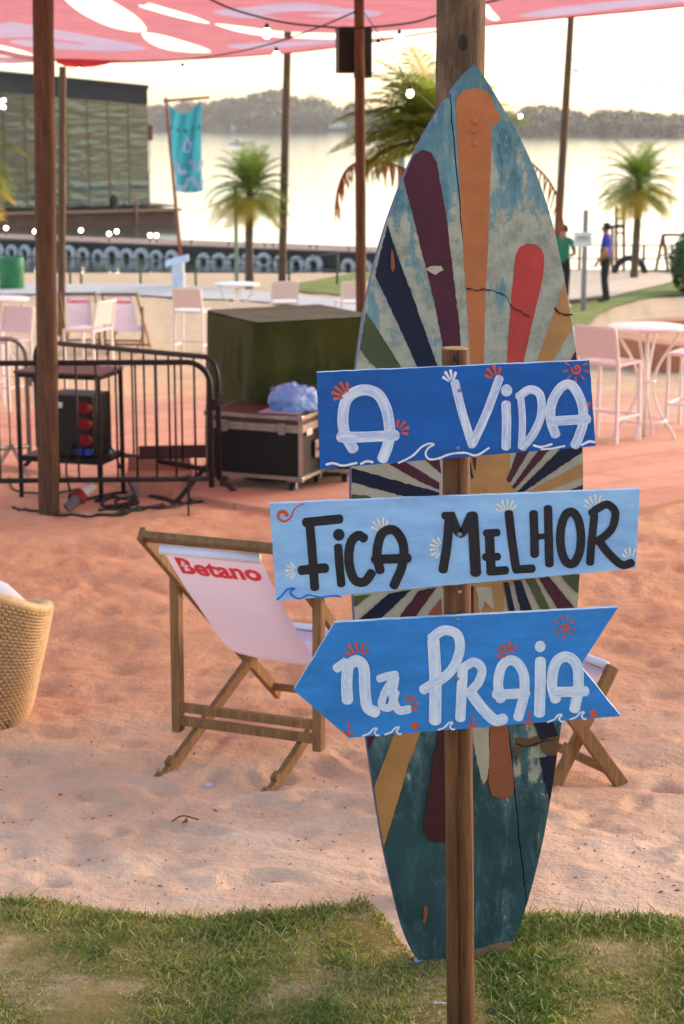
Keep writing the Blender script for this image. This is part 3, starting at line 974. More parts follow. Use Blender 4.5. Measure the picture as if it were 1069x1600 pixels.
letter(s2, 2, [(A2([(924, 98), (917, 165), (912, 230)]), 12.5), (A2([(916, 92), (938, 76), (962, 68), (982, 90), (974, 132), (950, 158), (930, 170)]), 12.5), (A2([(936, 168), (965, 205), (1000, 235), (1028, 230)]), 13)])
fan(s2, 'cream', *A2([(100, 252)])[0], 180, 95, 5, 7, 19, 4.6)
fan(s2, 'cream', *A2([(335, 145)])[0], 110, 90, 5, 8, 22, 4.6)
fan(s2, 'cream', *A2([(505, 190)])[0], 175, 110, 6, 9, 21, 4.4)
fan(s2, 'cream', *A2([(682, 95)])[0], 100, 110, 6, 8, 22, 4.4)
fan(s2, 'cream', *A2([(930, 85)])[0], 105, 105, 6, 10, 24, 4.4)
fan(s2, 'cream', *A2([(1026, 224)])[0], 95, 100, 5, 8, 19, 4.2)
mbs = MB(); stroke(mbs, A2([(116, 66), (92, 78), (78, 105), (60, 115), (44, 104), (48, 90), (62, 88), (68, 98)]), 4.6, 6, taper=(0.35, 1.3)); mbs.build('painted_swirl', DEC['orange'], s2, fixn=False)
wave(s2, 'blue', A2([(42, 332), (58, 318), (70, 304), (90, 302), (78, 310), (84, 322), (105, 330), (128, 320), (160, 326), (200, 322), (218, 324)]), 3.0)
MB().ball(spl(410 + 549 / 1.7817, 750 + 152 / 1.7817, 0.002), 0.006, 2, (1, .5, 1)).build('screw_head', M['grey_metal'], s2, True)
A3 = zz(1.9796, 450, 930)
letter(s3, 3, [(A3([(150, 226), (178, 206)]), 14), (A3([(186, 214), (182, 270), (184, 325)]), 17.5), (A3([(188, 216), (212, 202), (234, 222), (238, 290), (246, 345), (272, 362)]), 17.5)])
letter(s3, 3, [(A3([(282, 258), (305, 250), (334, 244)]), 12), (A3([(330, 252), (302, 296), (290, 338), (315, 346), (334, 300)]), 12), (A3([(332, 255), (324, 310), (342, 354), (374, 352)]), 13)])
letter(s3, 3, [(A3([(450, 142), (456, 260), (455, 388)]), 19), (A3([(444, 132), (482, 108), (524, 122), (530, 175), (498, 240), (418, 292)]), 15.5)])
letter(s3, 3, [(A3([(541, 222), (537, 300), (533, 380)]), 16), (A3([(542, 224), (576, 206), (600, 228), (590, 268), (562, 300)]), 14), (A3([(566, 302), (600, 348), (640, 386), (668, 382)]), 17)])
letter(s3, 3, [(A3([(658, 322), (650, 270), (664, 216), (698, 202), (728, 240), (730, 306), (712, 378)]), 15.5), (A3([(642, 306), (690, 305), (738, 303)]), 15.5)])
letter(s3, 3, [(A3([(781, 202), (780, 280), (778, 366)]), 17)], [(450 + 780 / 1.9796, 930 + 158 / 1.9796, 8.5)])
letter(s3, 3, [(A3([(828, 322), (816, 268), (830, 206), (864, 190), (894, 218), (898, 288), (886, 352)]), 16.5), (A3([(822, 299), (870, 298), (920, 296)]), 16)])
fan(s3, 'orange', *A3([(215, 192)])[0], 95, 120, 5, 9, 23, 5)
fan(s3, 'orange', *A3([(362, 345)])[0], 30, 90, 4, 9, 21, 4.6)
fan(s3, 'orange', *A3([(690, 195)])[0], 120, 95, 5, 10, 25, 4.8)
sunny(s3, *A3([(855, 97)])[0], 11.5, 3.2)
star(s3, *A3([(392, 403)])[0], 8.5)
star(s3, *A3([(945, 366)])[0], 8.5)
for q in ((186, 412), (573, 388), (745, 380)): anchor(s3, *A3([q])[0], 20)
for (x, y) in ((232, 434), (300, 430), (465, 416), (803, 392), (872, 384)):
    wave(s3, 'white', A3([(x, y), (x + 20, y - 8), (x + 32, y - 21), (x + 44, y - 22), (x + 36, y - 12), (x + 42, y - 2), (x + 50, y - 2)]), 2.8)
for brd, x, y in ((s1, 480 + 553 / 2.324, 550 + 139 / 2.324), (s1, 716, 700), (s2, 718, 925), (s3, 450 + 524 / 1.9796, 930 + 257 / 1.9796), (s3, 716, 968)):
    MB().ball(spl(x, y, 0.0018), 0.0048, 2, (1, .5, 1)).build('screw_head', M['grey_metal'], brd, True)
# ================================================================== THICK LOG BEHIND THE BOARD
lt = at(720, 0, 4.86)
log_post = post_mesh(Vector((lt.x + 0.005, 4.86, -0.2)), Vector((lt.x, 4.86, 3.05)), 0.066, 0.0625, 40, 110, [(29, 0.05), (33, 0.04)], 0.05, 4.0)
def log_mat():
    t = NT('stained_log_wood')
    v = t.coords((9, 9, 1.1)); big = t.noise(t.coords((6, 6, 3)), 1.6, 5, .65, .6); f = t.noise(v, 3.2, 6, .68, 1.0); fine = t.noise(t.coords((26, 26, 2.2)), 5, 4, .65)
    c = t.ramp(f, [(.3, C(100, 76, 54)), (.55, C(138, 108, 80)), (.75, C(178, 148, 116))])
    c = t.mix(t.math('MULTIPLY', t.ramp(big, [(.44, W1), (.60, W0)]), .72), c, C(84, 60, 42))
    c = t.mix(t.math('MULTIPLY', t.ramp(fine, [(.30, W1), (.42, W0)]), .7), c, C(54, 40, 30))
    t.base(c); t.p(Roughness=.75, Specular_IOR_Level=.25)
    t.bump(t.math('ADD', f, fine), .008, .8)
    return t.m
log_t = thing('log_pole', 'thick weathered grey log pole rising behind the surfboard', 'pole', (lt.x, 4.86, 0))
log_o = log_post.build('log', log_mat(), log_t, smooth=40)
kc = at(724, 66, 4.80)
MB().torus(kc + Vector((0, -.001, 0)), .012, .0055, Matrix.Rotation(math.radians(90), 3, 'X') @ Matrix.Diagonal((.8, 1.35, 1)), 20, 8).ball(kc, .010, 2, (.8, .5, 1.4)).build('knot', plain('dark_knot', C(66, 48, 34), .8, .3, 60), log_t, True)
# ================================================================== POLES
def pole(name, label, top, base, r0, r1, mat, seed, group='wooden poles of the beach tent'):
    """top/base: world points"""
    mb = post_mesh(Vector(base) - Vector((0, 0, 0.25)), Vector(top), r1, r0, 16, 50, [(12, 0.06)], 0.07, seed)
    o = mb.build(name, mat, smooth=40)
    return tag(o, label, 'pole', group)
g = G(75, 801)
pole('tent_pole', 'thick dark wooden pole at the left beside the power box', at(67, -60, g.y), g, 0.068, 0.073, M['wood_pole'], 1.0)
g = G(95, 524)
pole('tent_pole', 'thin wooden pole just behind the thick left pole', at(98, 104, g.y), g, 0.062, 0.068, M['wood_pole'], 2.0)
g = G(440, 449)
pole('tent_pole', 'slightly crooked pole between the small palm and the hanging speaker', at(450, 42, g.y), g, 0.095, 0.10, M['wood_pole'], 3.0)
pb5 = at(567, 500, 15.6)
pole('tent_pole', 'slim wooden pole carrying the black speaker', at(561, -40, 15.6), Vector((pb5.x, 15.6, ground(0, 15.6))), 0.042, 0.048, M['wood_pole'], 4.0)
g = G(866, 452)
pole('tent_pole', 'leaning wooden pole on the right carrying a small camera', at(893, 18, g.y), g, 0.085, 0.105, M['wood_pole'], 5.0)
POLE_R = g
# speaker pair on the slim pole
sp = thing('speaker', 'black loudspeaker box strapped to the slim pole', 'speaker', at(552, 112, 15.75))
c1 = at(541, 78, 15.80); c2 = at(567, 83, 15.80)
Rm = Matrix.Rotation(math.radians(12), 3, 'Z')
MB().box(c1 + Vector((0, .06, 0)), (0.15, 0.2, 0.385), Rm, 0, 0.012).build('cabinet', M['black'], sp)
MB().box(c1 + Vector((0.0, -.045, 0)), (0.13, 0.008, 0.35), Rm).build('grille', M['dark_metal'], sp)
MB().box(c2 + Vector((0, .06, 0)), (0.125, 0.2, 0.41), Rm, 0, 0.012).build('cabinet', M['black'], sp)
MB().box(c2 + Vector((0.0, -.045, 0)), (0.11, 0.008, 0.37), Rm).build('grille', M['dark_metal'], sp)
MB().box(at(562, 70, 15.69), (0.14, 0.03, 0.02)).box(at(562, 98, 15.69), (0.14, 0.03, 0.02)).build('bracket', M['dark_metal'], sp)
# little camera on the right pole
pc = at(896, 107, POLE_R.y - 0.1)
sc = thing('security_camera', 'small white camera fixed to the leaning right pole', 'camera', pc)
MB().tube([pc + Vector((-.04, .02, 0)), pc + Vector((.04, -.02, -.02))], 0.012, 8).build('arm', M['white_metal'], sc)
MB().tube([pc + Vector((.02, .02, -.03)), pc + Vector((.12, -.05, -.07))], 0.042, 12).build('housing', M['white_metal'], sc)
# ================================================================== CANOPY
def canopy_h(x, y):
    h = np.interp(y, [6, 12, 15, 17, 20, 22.5, 25, 28], [1.50, 1.32, 1.22, 1.15, 1.05, .955, .86, .75])
    return CAMZ + float(h) + 0.012 * math.sin(x * 1.9 + 0.4) * math.sin(y * 1.1) + 0.010 * noise.noise(Vector((x * 1.3, y * 1.3, 2)))
def can(px, py):
    d = ray(px, py)
    lo, hi = 4.0, 60.0
    for _ in range(50):
        m = (lo + hi) / 2
        p = CAMP + d * m
        if p.z < canopy_h(p.x, p.y): lo = m
        else: hi = m
    p = CAMP + d * lo
    return (p.x, p.y)
def canp(pts, k=5, closed=True):
    return [can(p.x, p.y) for p in catmull([(a, b, 0) for a, b in pts], k, closed)]
far_edge = canp([(-60, 74), (0, 84), (60, 92), (180, 95), (270, 93), (350, 89), (450, 82), (520, 74), (600, 62), (700, 46), (800, 35), (900, 25), (1000, 16), (1090, 7)], 4, False)
outer = far_edge + [(9.5, 15.5), (9.5, 9), (-9.5, 9), (-9.5, 22.5)]
holes = [canp([(96, -14), (108, 6), (135, 25), (170, 41), (205, 49), (224, 49), (229, 44), (215, 27), (190, 10), (162, -6), (140, -18)], 4),
         canp([(222, 51), (230, 64), (252, 75), (285, 81), (328, 82), (318, 74), (280, 62), (250, 54)], 4),
         canp([(217, 9), (240, 17), (280, 28), (328, 37), (305, 26), (262, 13), (232, 5)], 4),
         canp([(335, 37), (370, 49), (420, 57), (470, 60), (530, 61), (610, 58), (676, 50), (690, 44), (640, 47), (540, 52), (440, 49), (385, 42)], 4),
         canp([(-60, 66), (0, 77), (30, 84), (53, 87), (40, 80), (0, 70), (-55, 58)], 3),
         canp([(752, 6), (756, 22), (768, 31), (781, 30), (772, 20), (762, 8)], 3)]
prints = [canp([(-40, 48), (0, 38), (20, 34), (55, 40), (110, 50), (180, 63), (230, 75), (195, 80), (120, 78), (40, 72), (15, 64), (50, 62), (150, 71), (60, 58), (-40, 60)], 2),
          canp([(330, 18), (400, 10), (470, 4), (540, 13), (600, 20), (560, 28), (470, 24), (540, 20), (465, 17), (410, 24), (440, 30), (380, 28)], 2),
          canp([(355, 71), (400, 67), (520, 62.5), (600, 60), (560, 66), (440, 70), (520, 68), (420, 75), (375, 76)], 2),
          canp([(808, 24), (870, 12), (960, 2), (1060, -6), (1075, 2), (960, 14), (860, 26)], 2)]
def cloth(name, c, trans=0.55, rough=0.85):
    t = NT(name)
    v = t.coords()
    f = t.noise(v, 2.2, 3)
    w = t.noise(t.coords((1, 1, 1)), 240, 2)
    cc = t.ramp(f, [(0.3, tuple(x * 0.90 for x in c[:3]) + (1,)), (0.7, tuple(min(1, x * 1.06) for x in c[:3]) + (1,))])
    t.base(cc)
    t.p(Roughness=rough, Specular_IOR_Level=0.15)
    t.bump(w, 0.0006, 0.5)
    tr = t.n("ShaderNodeBsdfTranslucent")
    t.l(cc, tr.inputs[0])
    mx = t.n("ShaderNodeMixShader"); mx.inputs[0].default_value = trans
    t.l(t.b.outputs[0], mx.inputs[1]); t.l(tr.outputs[0], mx.inputs[2])
    t.l(mx.outputs[0], t.out.inputs[0])
    return t.m
M['canopy'] = cloth('coral_canopy_cloth', C(236, 152, 154), 0.58)
M['print'] = cloth('pale_lilac_print', C(216, 192, 206), 0.65)
M['valance'] = cloth('bright_pink_cloth', C(240, 92, 120), 0.5)
canopy = thing('tent_canopy', 'large coral red fabric canopy with pale printed shapes and leaf-shaped openings', 'canopy', (0, 16, CAMZ))
mb = tri_region(outer, holes, 0.45, canopy_h, (1, 1, 1, 1), prints)
mb.build('cloth_panel', [M['canopy'], M['print']], canopy, True, fixn=False)
# stitched hem along the far edge
hem = [Vector((x, y, canopy_h(x, y) - 0.004)) for x, y in far_edge]
MB().tube(hem, 0.012, 6).build('hem_rope', plain('pink_hem', C(214, 84, 104), 0.8), canopy, True)
def flap(pts, name, mat, Y):
    mb = MB()
    q = [at(x, y, Y + 0.02 * i % 3) for i, (x, y) in enumerate(pts)]
    mb.prism(q, (0, 0.004, 0), back=True)
    return mb.build(name, mat, canopy)
flap([(84, 92), (110, 91), (150, 93), (190, 94), (172, 99), (150, 104), (126, 106), (104, 104), (90, 99)], 'loose_corner', M['valance'], 25.3)
flap([(186, -8), (242, -8), (238, 3), (224, 8), (206, 6), (194, 1)], 'loose_corner', M['valance'], 19.0)
flap([(-40, 86), (0, 88), (54, 92), (58, 97), (20, 99), (-40, 98)], 'loose_corner', M['print'], 25.2)
# ================================================================== STRING LIGHTS
M['cable'] = plain('black_cable', C(30, 27, 28), 0.6, 0.2, 20)
def glow(name, c, s):
    t = NT(name)
    t.base(c)
    t.p(Roughness=0.3)
    t.b.inputs["Emission Color"].default_value = c
    t.b.inputs["Emission Strength"].default_value = s
    return t.m
M['bulb'] = glow('warm_lit_bulb', (1.0, 0.82, 0.55, 1), 3.0)
def string(label, pts, bulbs, Y0, Y1, r=0.006, rb=0.028):
    xs = [p[0] for p in pts]
    def dep(x): return Y0 + (Y1 - Y0) * (x - xs[0]) / (xs[-1] - xs[0])
    path = [at(p.x, p.y, dep(p.x)) for p in catmull([(a, b, 0) for a, b in pts], 8)]
    t = thing('string_light', label, 'string light', path[0], 'bulb strings hung between the poles')
    MB().tube(path, r, 6).build('cable', M['cable'], t, True)
    for bx, by, ry in bulbs:
        c = at(bx, by, dep(bx))
        top = at(bx, ry, dep(bx))
        MB().lathe([(0.004, 0.0), (0.016, -0.01), (0.018, -0.05), (0.012, -0.055)], top, 10).build('socket', M['black'], t, True)
        MB().ball(Vector((c.x, c.y, top.z - 0.05 - rb * .8)), rb, 2, (1, 1, 1.15)).build('bulb', M['bulb'], t, True)
string('thick dark cable with one lit bulb swinging across the coral canopy', [(322, -4), (360, 13), (400, 25), (450, 36), (510, 42), (556, 44), (640, 36), (690, 22), (800, -6)], [(417, 47, 36), (624, 58, 46)], 15.2, 15.5, 0.009, 0.040)
string('thin string with bulbs along the far edge of the canopy', [(-20, 76), (60, 90), (125, 97), (200, 97), (285, 93), (360, 83), (432, 66), (500, 42), (556, 18)], [(125, 110, 100), (285, 108, 98), (432, 82, 73)], 24.0, 15.5, 0.007, 0.038)
string('faint bulb string running from the leaning pole out to the right edge', [(886, 84), (915, 108), (950, 120), (1000, 133), (1040, 137), (1100, 142)], [(951, 128, 121), (1041, 143, 136)], POLE_R.y, 30, 0.008, 0.045)
string('bulb string sagging from the leaning pole towards the surfboard', [(888, 92), (862, 128), (835, 160), (812, 176), (770, 186), (700, 180)], [(849, 150, 143), (813, 184, 175)], POLE_R.y, 22, 0.007, 0.045)
string('string with a bulb hanging in front of the big palm', [(566, 16), (590, 50), (615, 88), (640, 132), (680, 170)], [(591, 70, 60), (641, 143, 133)], 15.6, 19, 0.005, 0.036)
string('bare thin wire rising from the leaning pole to the upper right', [(1110, 110), (1000, 62), (915, 22), (890, 14)], [], 24, POLE_R.y, 0.006)
# ================================================================== DECK CHAIRS
M['fabric'] = cloth('pale_pink_chair_canvas', C(222, 208, 228), 0.35)
M['fabric_w'] = plain('white_rolled_canvas', C(236, 232, 242), 0.7, 0.05, 5)
M['logo'] = plain('red_print', C(252, 72, 82), 0.7, 0.1, 30)
def text_mesh(body, size, offset=0.0, shear=0.0):
    cu = bpy.data.curves.new('lettering', 'FONT')
    cu.body = body; cu.size = size; cu.offset = offset; cu.shear = shear
    cu.resolution_u = 3
    cu.align_x = 'CENTER'
    ob = bpy.data.objects.new('lettering', cu)
    COL.objects.link(ob)
    dg = bpy.context.evaluated_depsgraph_get()
    me = bpy.data.meshes.new_from_object(ob.evaluated_get(dg))
    vs = [v.co.copy() for v in me.vertices]
    fs = [list(p.vertices) for p in me.polygons]
    bpy.data.objects.remove(ob); bpy.data.curves.remove(cu); bpy.data.meshes.remove(me)
    return vs, fs
def deckchair(label, W=0.56, A0=(0.60, 0.0), A1=(-0.58, 0.95), B0_=(-0.66, -0.02), B1=(0.47, 0.33), prop=True, tx=None, group='canvas deck chairs on the sand'):
    t = thing('deck_chair', label, 'deck chair', (0, 0, 0), group)
    w = M['wood_chair']
    xa, xb = W / 2 - 0.014, W / 2 - 0.062
    a0, a1, b0, b1 = [Vector((0, y, z)) for y, z in (A0, A1, B0_, B1)]
    an = (a1 - a0).normalized(); bn_ = (b1 - b0).normalized()
    X = lambda v, x: Vector((x, v.y, v.z))
    upA = Vector((0, -an.z, an.y)); upB = Vector((0, -bn_.z, bn_.y))
    for sx in (-1, 1):
        MB().bar(X(a0 - an * 0.02, sx * xa), X(a1 + an * 0.015, sx * xa), 0.024, 0.052, upA, 0, 0.004).build('back_rail', w, t)
        MB().bar(X(b0 - bn_ * 0.02, sx * xb), X(b1 + bn_ * 0.02, sx * xb), 0.024, 0.048, upB, 0, 0.004).build('seat_rail', w, t)
        MB().bar(X(b0 + bn_ * 0.16 + upB * 0.03, sx * xb), X(b0 + bn_ * 0.20 + upB * 0.03, sx * xb), 0.024, 0.025, upB).build('notch', w, t)
        MB().bar(X(b0 + bn_ * 0.06 + upB * 0.03, sx * xb), X(b0 + bn_ * 0.10 + upB * 0.03, sx * xb), 0.024, 0.025, upB).build('notch', w, t)
    MB().bar(X(a1 - an * 0.01, -xa - .012), X(a1 - an * 0.01, xa + .012), 0.048, 0.026, upA, 0, 0.004).build('top_bar', w, t)
    MB().bar(X(a0 + an * 0.06, -xa), X(a0 + an * 0.06, xa), 0.04, 0.022, upA, 0, 0.003).build('foot_bar', w, t)
    MB().bar(X(b1, -xb), X(b1, xb), 0.034, 0.024, upB, 0, 0.003).build('seat_bar', w, t)
    if prop:
        pa = a1.lerp(a0, 0.29)
        pz = Vector((0, pa.y - .035, 0.17))
        for sx in (-1, 1):
            xx = sx * (xa + 0.030)
            MB().bar(X(pz + Vector((0, 0, -.07)), xx), X(pa + Vector((0, -.03, .05)), xx), 0.036, 0.045, (0, 1, 0), 0, 0.004).build('prop_leg', w, t)
            MB().tube([X(pa + Vector((0, -.03, .02)), xx + sx * .010), X(pa + Vector((0, -.03, .02)), xx + sx * .024)], 0.007, 8).build('bolt', M['grey_metal'], t)
        for dz in (0.0, -0.055):
            MB().bar(X(pz + Vector((0, -.004, dz + .03)), -xa - .02), X(pz + Vector((0, -.004, dz + .03)), xa + .02), 0.028, 0.034, (0, 0, 1), 0, 0.004).build('prop_bar', w, t)
    # canvas sling
    Ftop = a1 - an * 0.045 + Vector((0, -.022, -0.02))
    Fbot = b1 + Vector((0, 0.0, 0.015))
    ch = Fbot - Ftop
    cv = catmull([Ftop, Ftop + ch * 0.24 + Vector((0, -.0, -.140)), Ftop + ch * 0.54 + Vector((0, 0.0, -.250)), Ftop + ch * 0.82 + Vector((0, .02, -.175)), Fbot], 10)
    nx = 12
    hw = xb - 0.022
    vs, fs = [], []
    for i, p in enumerate(cv):
        tt = i / (len(cv) - 1)
        nar = 1 - 0.06 * math.sin(tt * math.pi)
        for k in range(nx + 1):
            u = k / nx * 2 - 1
            vs.append(Vector((u * hw * nar, p.y, p.z + 0.012 * u * u * math.sin(tt * math.pi) + 0.004 * noise.noise(Vector((u * 2, tt * 5, 4))))))
    for i in range(len(cv) - 1):
        for k in range(nx):
            a = i * (nx + 1) + k
            fs.append((a, a + 1, a + nx + 2, a + nx + 1))
    fab = MB().add(vs, fs).build('canvas_sling', M['fabric'], t, True, fixn=False)
    MB().tube([Vector((-hw, Ftop.y - .006, Ftop.z)), Vector((hw, Ftop.y - .006, Ftop.z))], 0.019, 12).build('canvas_roll', M['fabric_w'], t, True)
    MB().tube([Vector((-hw, Fbot.y, Fbot.z)), Vector((hw, Fbot.y, Fbot.z))], 0.016, 12).build('canvas_roll', M['fabric_w'], t, True)
    # lettering printed near the top of the canvas (its back face)
    L = [0]
    for i in range(1, len(cv)): L.append(L[-1] + (cv[i] - cv[i - 1]).length)
    def onf(u, s):
        i = 0
        while i < len(L) - 2 and L[i + 1] < s: i += 1
        q = (s - L[i]) / (L[i + 1] - L[i])
        p = cv[i].lerp(cv[i + 1], q)
        d = (cv[i + 1] - cv[i]).normalized()
        n = Vector((0, d.z, -d.y))
        if n.y > 0: n = -n
        uu = u / hw
        return Vector((u, p.y, p.z + 0.012 * uu * uu * 0.3)) + n * 0.004
    tv, tf = text_mesh('Betano', 0.136, 0.0048)
    mb = MB().add([onf(v.x * 0.86, 0.142 - v.y) for v in tv], tf)
    lg = mb.build('printed_lettering', M['logo'], fab, fixn=False)
    x0 = min(v.x for v in tv) * 0.86
    bolt = [(0.030, 0.082), (0.012, 0.040), (0.026, 0.040), (0.020, 0.004), (0.046, 0.052), (0.031, 0.052)]
    MB().add([onf(x0 + bx * 0.98, 0.142 - by * 1.1) + Vector((0, -.0012, -.0006)) for bx, by in bolt], [tuple(range(6))]).build('printed_bolt', M['fabric_w'], fab, fixn=False)
    return t
def place(t, loc, rz):
    t.location = loc
    t.rotation_euler = (0, 0, rz)
def seat_root(t, local, world_pt, rz):
    v = Matrix.Rotation(rz, 3, 'Z') @ Vector(local)
    place(t, Vector((world_pt.x - v.x, world_pt.y - v.y, world_pt.z)), rz)
dc1 = deckchair('nearest pale pink canvas deck chair, on the sand left of the blue signs')
gA = G(240, 1221)
seat_root(dc1, (-0.218, -0.63, 0), gA, math.radians(-22))
dc1.location.z = ground(dc1.location.x, dc1.location.y) + 0.012
dc2 = deckchair('deck chair half hidden behind the right side of the surfboard', A0=(0.14, 0.0), A1=(-0.60, 0.93), B0_=(-0.15, -0.01), B1=(0.12, 0.42))
seat_root(dc2, (0.264, 0.14, 0), G(968, 1222), math.radians(-58))
dc3 = copy_tree(dc1); dc3["label"] = 'far pink deck chair by the left poles, partly behind a white chair'
seat_root(dc3, (0, 0, 0), G(128, 548), math.radians(4))
dc4 = copy_tree(dc1); dc4["label"] = 'far pink deck chair standing free to the right of its twin'
seat_root(dc4, (0, 0, 0), G(199, 549), math.radians(-3))
# ================================================================== BAR TABLES AND BAR CHAIRS
M['mesh_white'] = plain('white_mesh_fabric', C(226, 218, 216), 0.8, 0.06, 60, 0.0006, 300)
def bartable(label):
    t = thing('bar_table', label, 'bar table', (0, 0, 0), 'white bar tables on the sand')
    w = M['white_metal']
    MB().lathe([(0.33, 1.03), (0.352, 1.034), (0.358, 1.045), (0.352, 1.058), (0.33, 1.062)], (0, 0, 0), 40).build('tabletop', w, t, 40)
    for k in range(4):
        a = math.pi / 4 + k * math.pi / 2 + 0.35
        pts = [(0.29, 1.02), (0.23, 0.90), (0.13, 0.74), (0.075, 0.58), (0.085, 0.42), (0.16, 0.24), (0.26, 0.10), (0.29, 0.0)]
        MB().tube(catmull([(r * math.cos(a), r * math.sin(a), z) for r, z in pts], 5), 0.0135, 8).build('leg', w, t, True)
    MB().torus((0, 0, 0.56), 0.082, 0.010, n=20, m=6).build('ring', w, t, True)
    MB().torus((0, 0, 0.20), 0.19, 0.009, n=24, m=6).build('ring', w, t, True)
    MB().tube([(0, 0, 0.02), (0, 0, 1.03)], 0.019, 10).build('column', w, t, True)
    return t
def barchair(label):
    t = thing('bar_chair', label, 'bar chair', (0, 0, 0), 'white bar chairs around the tables')
    w = M['white_metal']
    for sx in (-1, 1):
        MB().bar((sx * .215, .20, 0), (sx * .205, .195, .735), .030, .030, (0, 1, 0), 0, 0.004).build('leg', w, t)
        MB().bar((sx * .215, -.215, 0), (sx * .205, -.20, .76), .030, .030, (0, 1, 0), 0, 0.004).build('leg', w, t)
        MB().bar((sx * .205, -.20, .76), (sx * .20, -.265, 1.075), .028, .028, (0, 1, 0), 0, 0.004).build('back_post', w, t)
        MB().bar((sx * .212, -.20, .27), (sx * .212, .19, .27), .022, .022).build('stretcher', w, t)
    MB().bar((-.21, .197, .27), (.21, .197, .27), .022, .022).build('stretcher', w, t)
    MB().bar((-.21, -.205, .33), (.21, -.205, .33), .022, .022).build('stretcher', w, t)
    MB().box((0, 0, .748), (.43, .43, .030), None, 0, .008).build('seat', M['mesh_white'], t)
    Rb = Matrix.Rotation(math.radians(11.5), 3, 'X')
    mb = MB(); mb.box((0, -.240, .945), (.385, .010, .285), Rb, 0, .003)
    mb.build('backrest', M['mesh_white'], t)
    MB().bar((-.20, -.266, 1.078), (.20, -.266, 1.078), .028, .028, (0, 1, 0), 0, .005).build('top_rail', w, t)
    return t
def sit(o, px, py, rz):
    seat_root(o, (0, 0, 0), G(px, py), math.radians(rz))
bt = bartable('white round bar table at the right edge between two bar chairs')
sit(bt, 1006, 690, 0)
bt2 = copy_tree(bt); bt2["label"] = 'white round bar table cut by the left edge of the picture'; sit(bt2, 6, 596, 20)
bt3 = copy_tree(bt); bt3["label"] = 'white round bar table behind the green draped crate'; sit(bt3, 371, 549, 40)
bc = barchair('white bar chair seen from behind, right beside the surfboard')
sit(bc, 948, 694, -38)
def chair(px, py, rz, label):
    o = copy_tree(bc); o["label"] = label; sit(o, px, py, rz)
chair(1082, 672, 62, 'white bar chair cut by the right edge beside the bar table')
chair(140, 612, 66, 'white bar chair in front of the far pink deck chairs')
chair(302, 566, -12, 'white bar chair just left of the green draped crate')
chair(444, 545, 6, 'white bar chair behind the middle of the green draped crate')
chair(548, 545, 14, 'white bar chair beside the slim speaker pole')
chair(10, 640, 150, 'white bar chair under the table at the left edge')
# ================================================================== CROWD BARRIERS
BAR_ME = {}
def barrier(label, a, b, mat, tall=1.08, nb=17):
    """a, b: ground points of the two ends"""
    t = thing('crowd_barrier', label, 'barrier', ((a.x + b.x) / 2, (a.y + b.y) / 2, (a.z + b.z) / 2), 'steel crowd barriers')
    d = Vector((b.x - a.x, b.y - a.y, b.z - a.z)); L = d.length; d.normalize()
    up = Vector((0, 0, 1))
    P = lambda s, z: a + d * s + up * z
    r = 0.0195; R = 0.16; zb = 0.22
    arcA = [P(R - R * math.cos(th), tall - R + R * math.sin(th)) for th in [math.pi / 2 * k / 6 for k in range(7)]]
    arcB = [P(L - R + R * math.sin(th), tall - R + R * math.cos(th)) for th in [math.pi / 2 * k / 6 for k in range(7)]]
    MB().tube([P(0, 0.16)] + arcA + arcB + [P(L, 0.16)], r, 10).build('frame_tube', mat, t, True)
    MB().tube([P(0, zb), P(L, zb)], r * .95, 10).build('bottom_rail', mat, t, True)
    key = (round(tall, 3), mat.name, round(d.z, 2))
    first = None
    for k in range(nb):
        s = L * (k + 0.8) / (nb + 0.6)
        if first is None:
            mb = MB().tube([P(s, zb), P(s, tall)], 0.0075, 6)
            first = mb.build('upright_bar', mat, t, True); s0 = s
        else:
            o = first.copy(); COL.objects.link(o); o.parent = t
            o.location = d * (s - s0)
    side = Vector((-d.y, d.x, 0))
    for s in (0.16, L - 0.16):
        for q in (-1, 1):
            MB().bar(P(s, 0.24), P(s, 0.01) + side * (0.27 * q), 0.035, 0.012, d).build('foot', mat, t)
    for s in (-.02, L + .02):
        MB().bar(P(s, .70), P(s, .78), .03, .045, side).build('hook', mat, t)
    return t
ea = G(345, 800); ea2 = G(-170, 790)
barrier('dark crowd barrier in front of the power box, ending at the flight case', Vector((at(330, 700, 12.15).x, 12.15, ground(0, 12.15))), Vector((at(-150, 700, 12.0).x, 12.0, ground(0, 12.0))), M['dark_metal'], 1.03, 15)
barrier('second dark crowd barrier slanting back behind the power box', Vector((at(342, 700, 12.5).x, 12.5, ground(0, 12.5))), Vector((at(60, 700, 14.4).x, 14.4, ground(0, 14.4))), M['dark_metal'], 1.03, 15)
barrier('pale grey crowd barrier at the left edge of the picture', Vector((at(46, 700, 14.0).x, 14.0, ground(0, 14.0))), Vector((at(-190, 700, 13.2).x, 13.2, ground(0, 13.2))), M['grey_metal'], 1.08, 13)
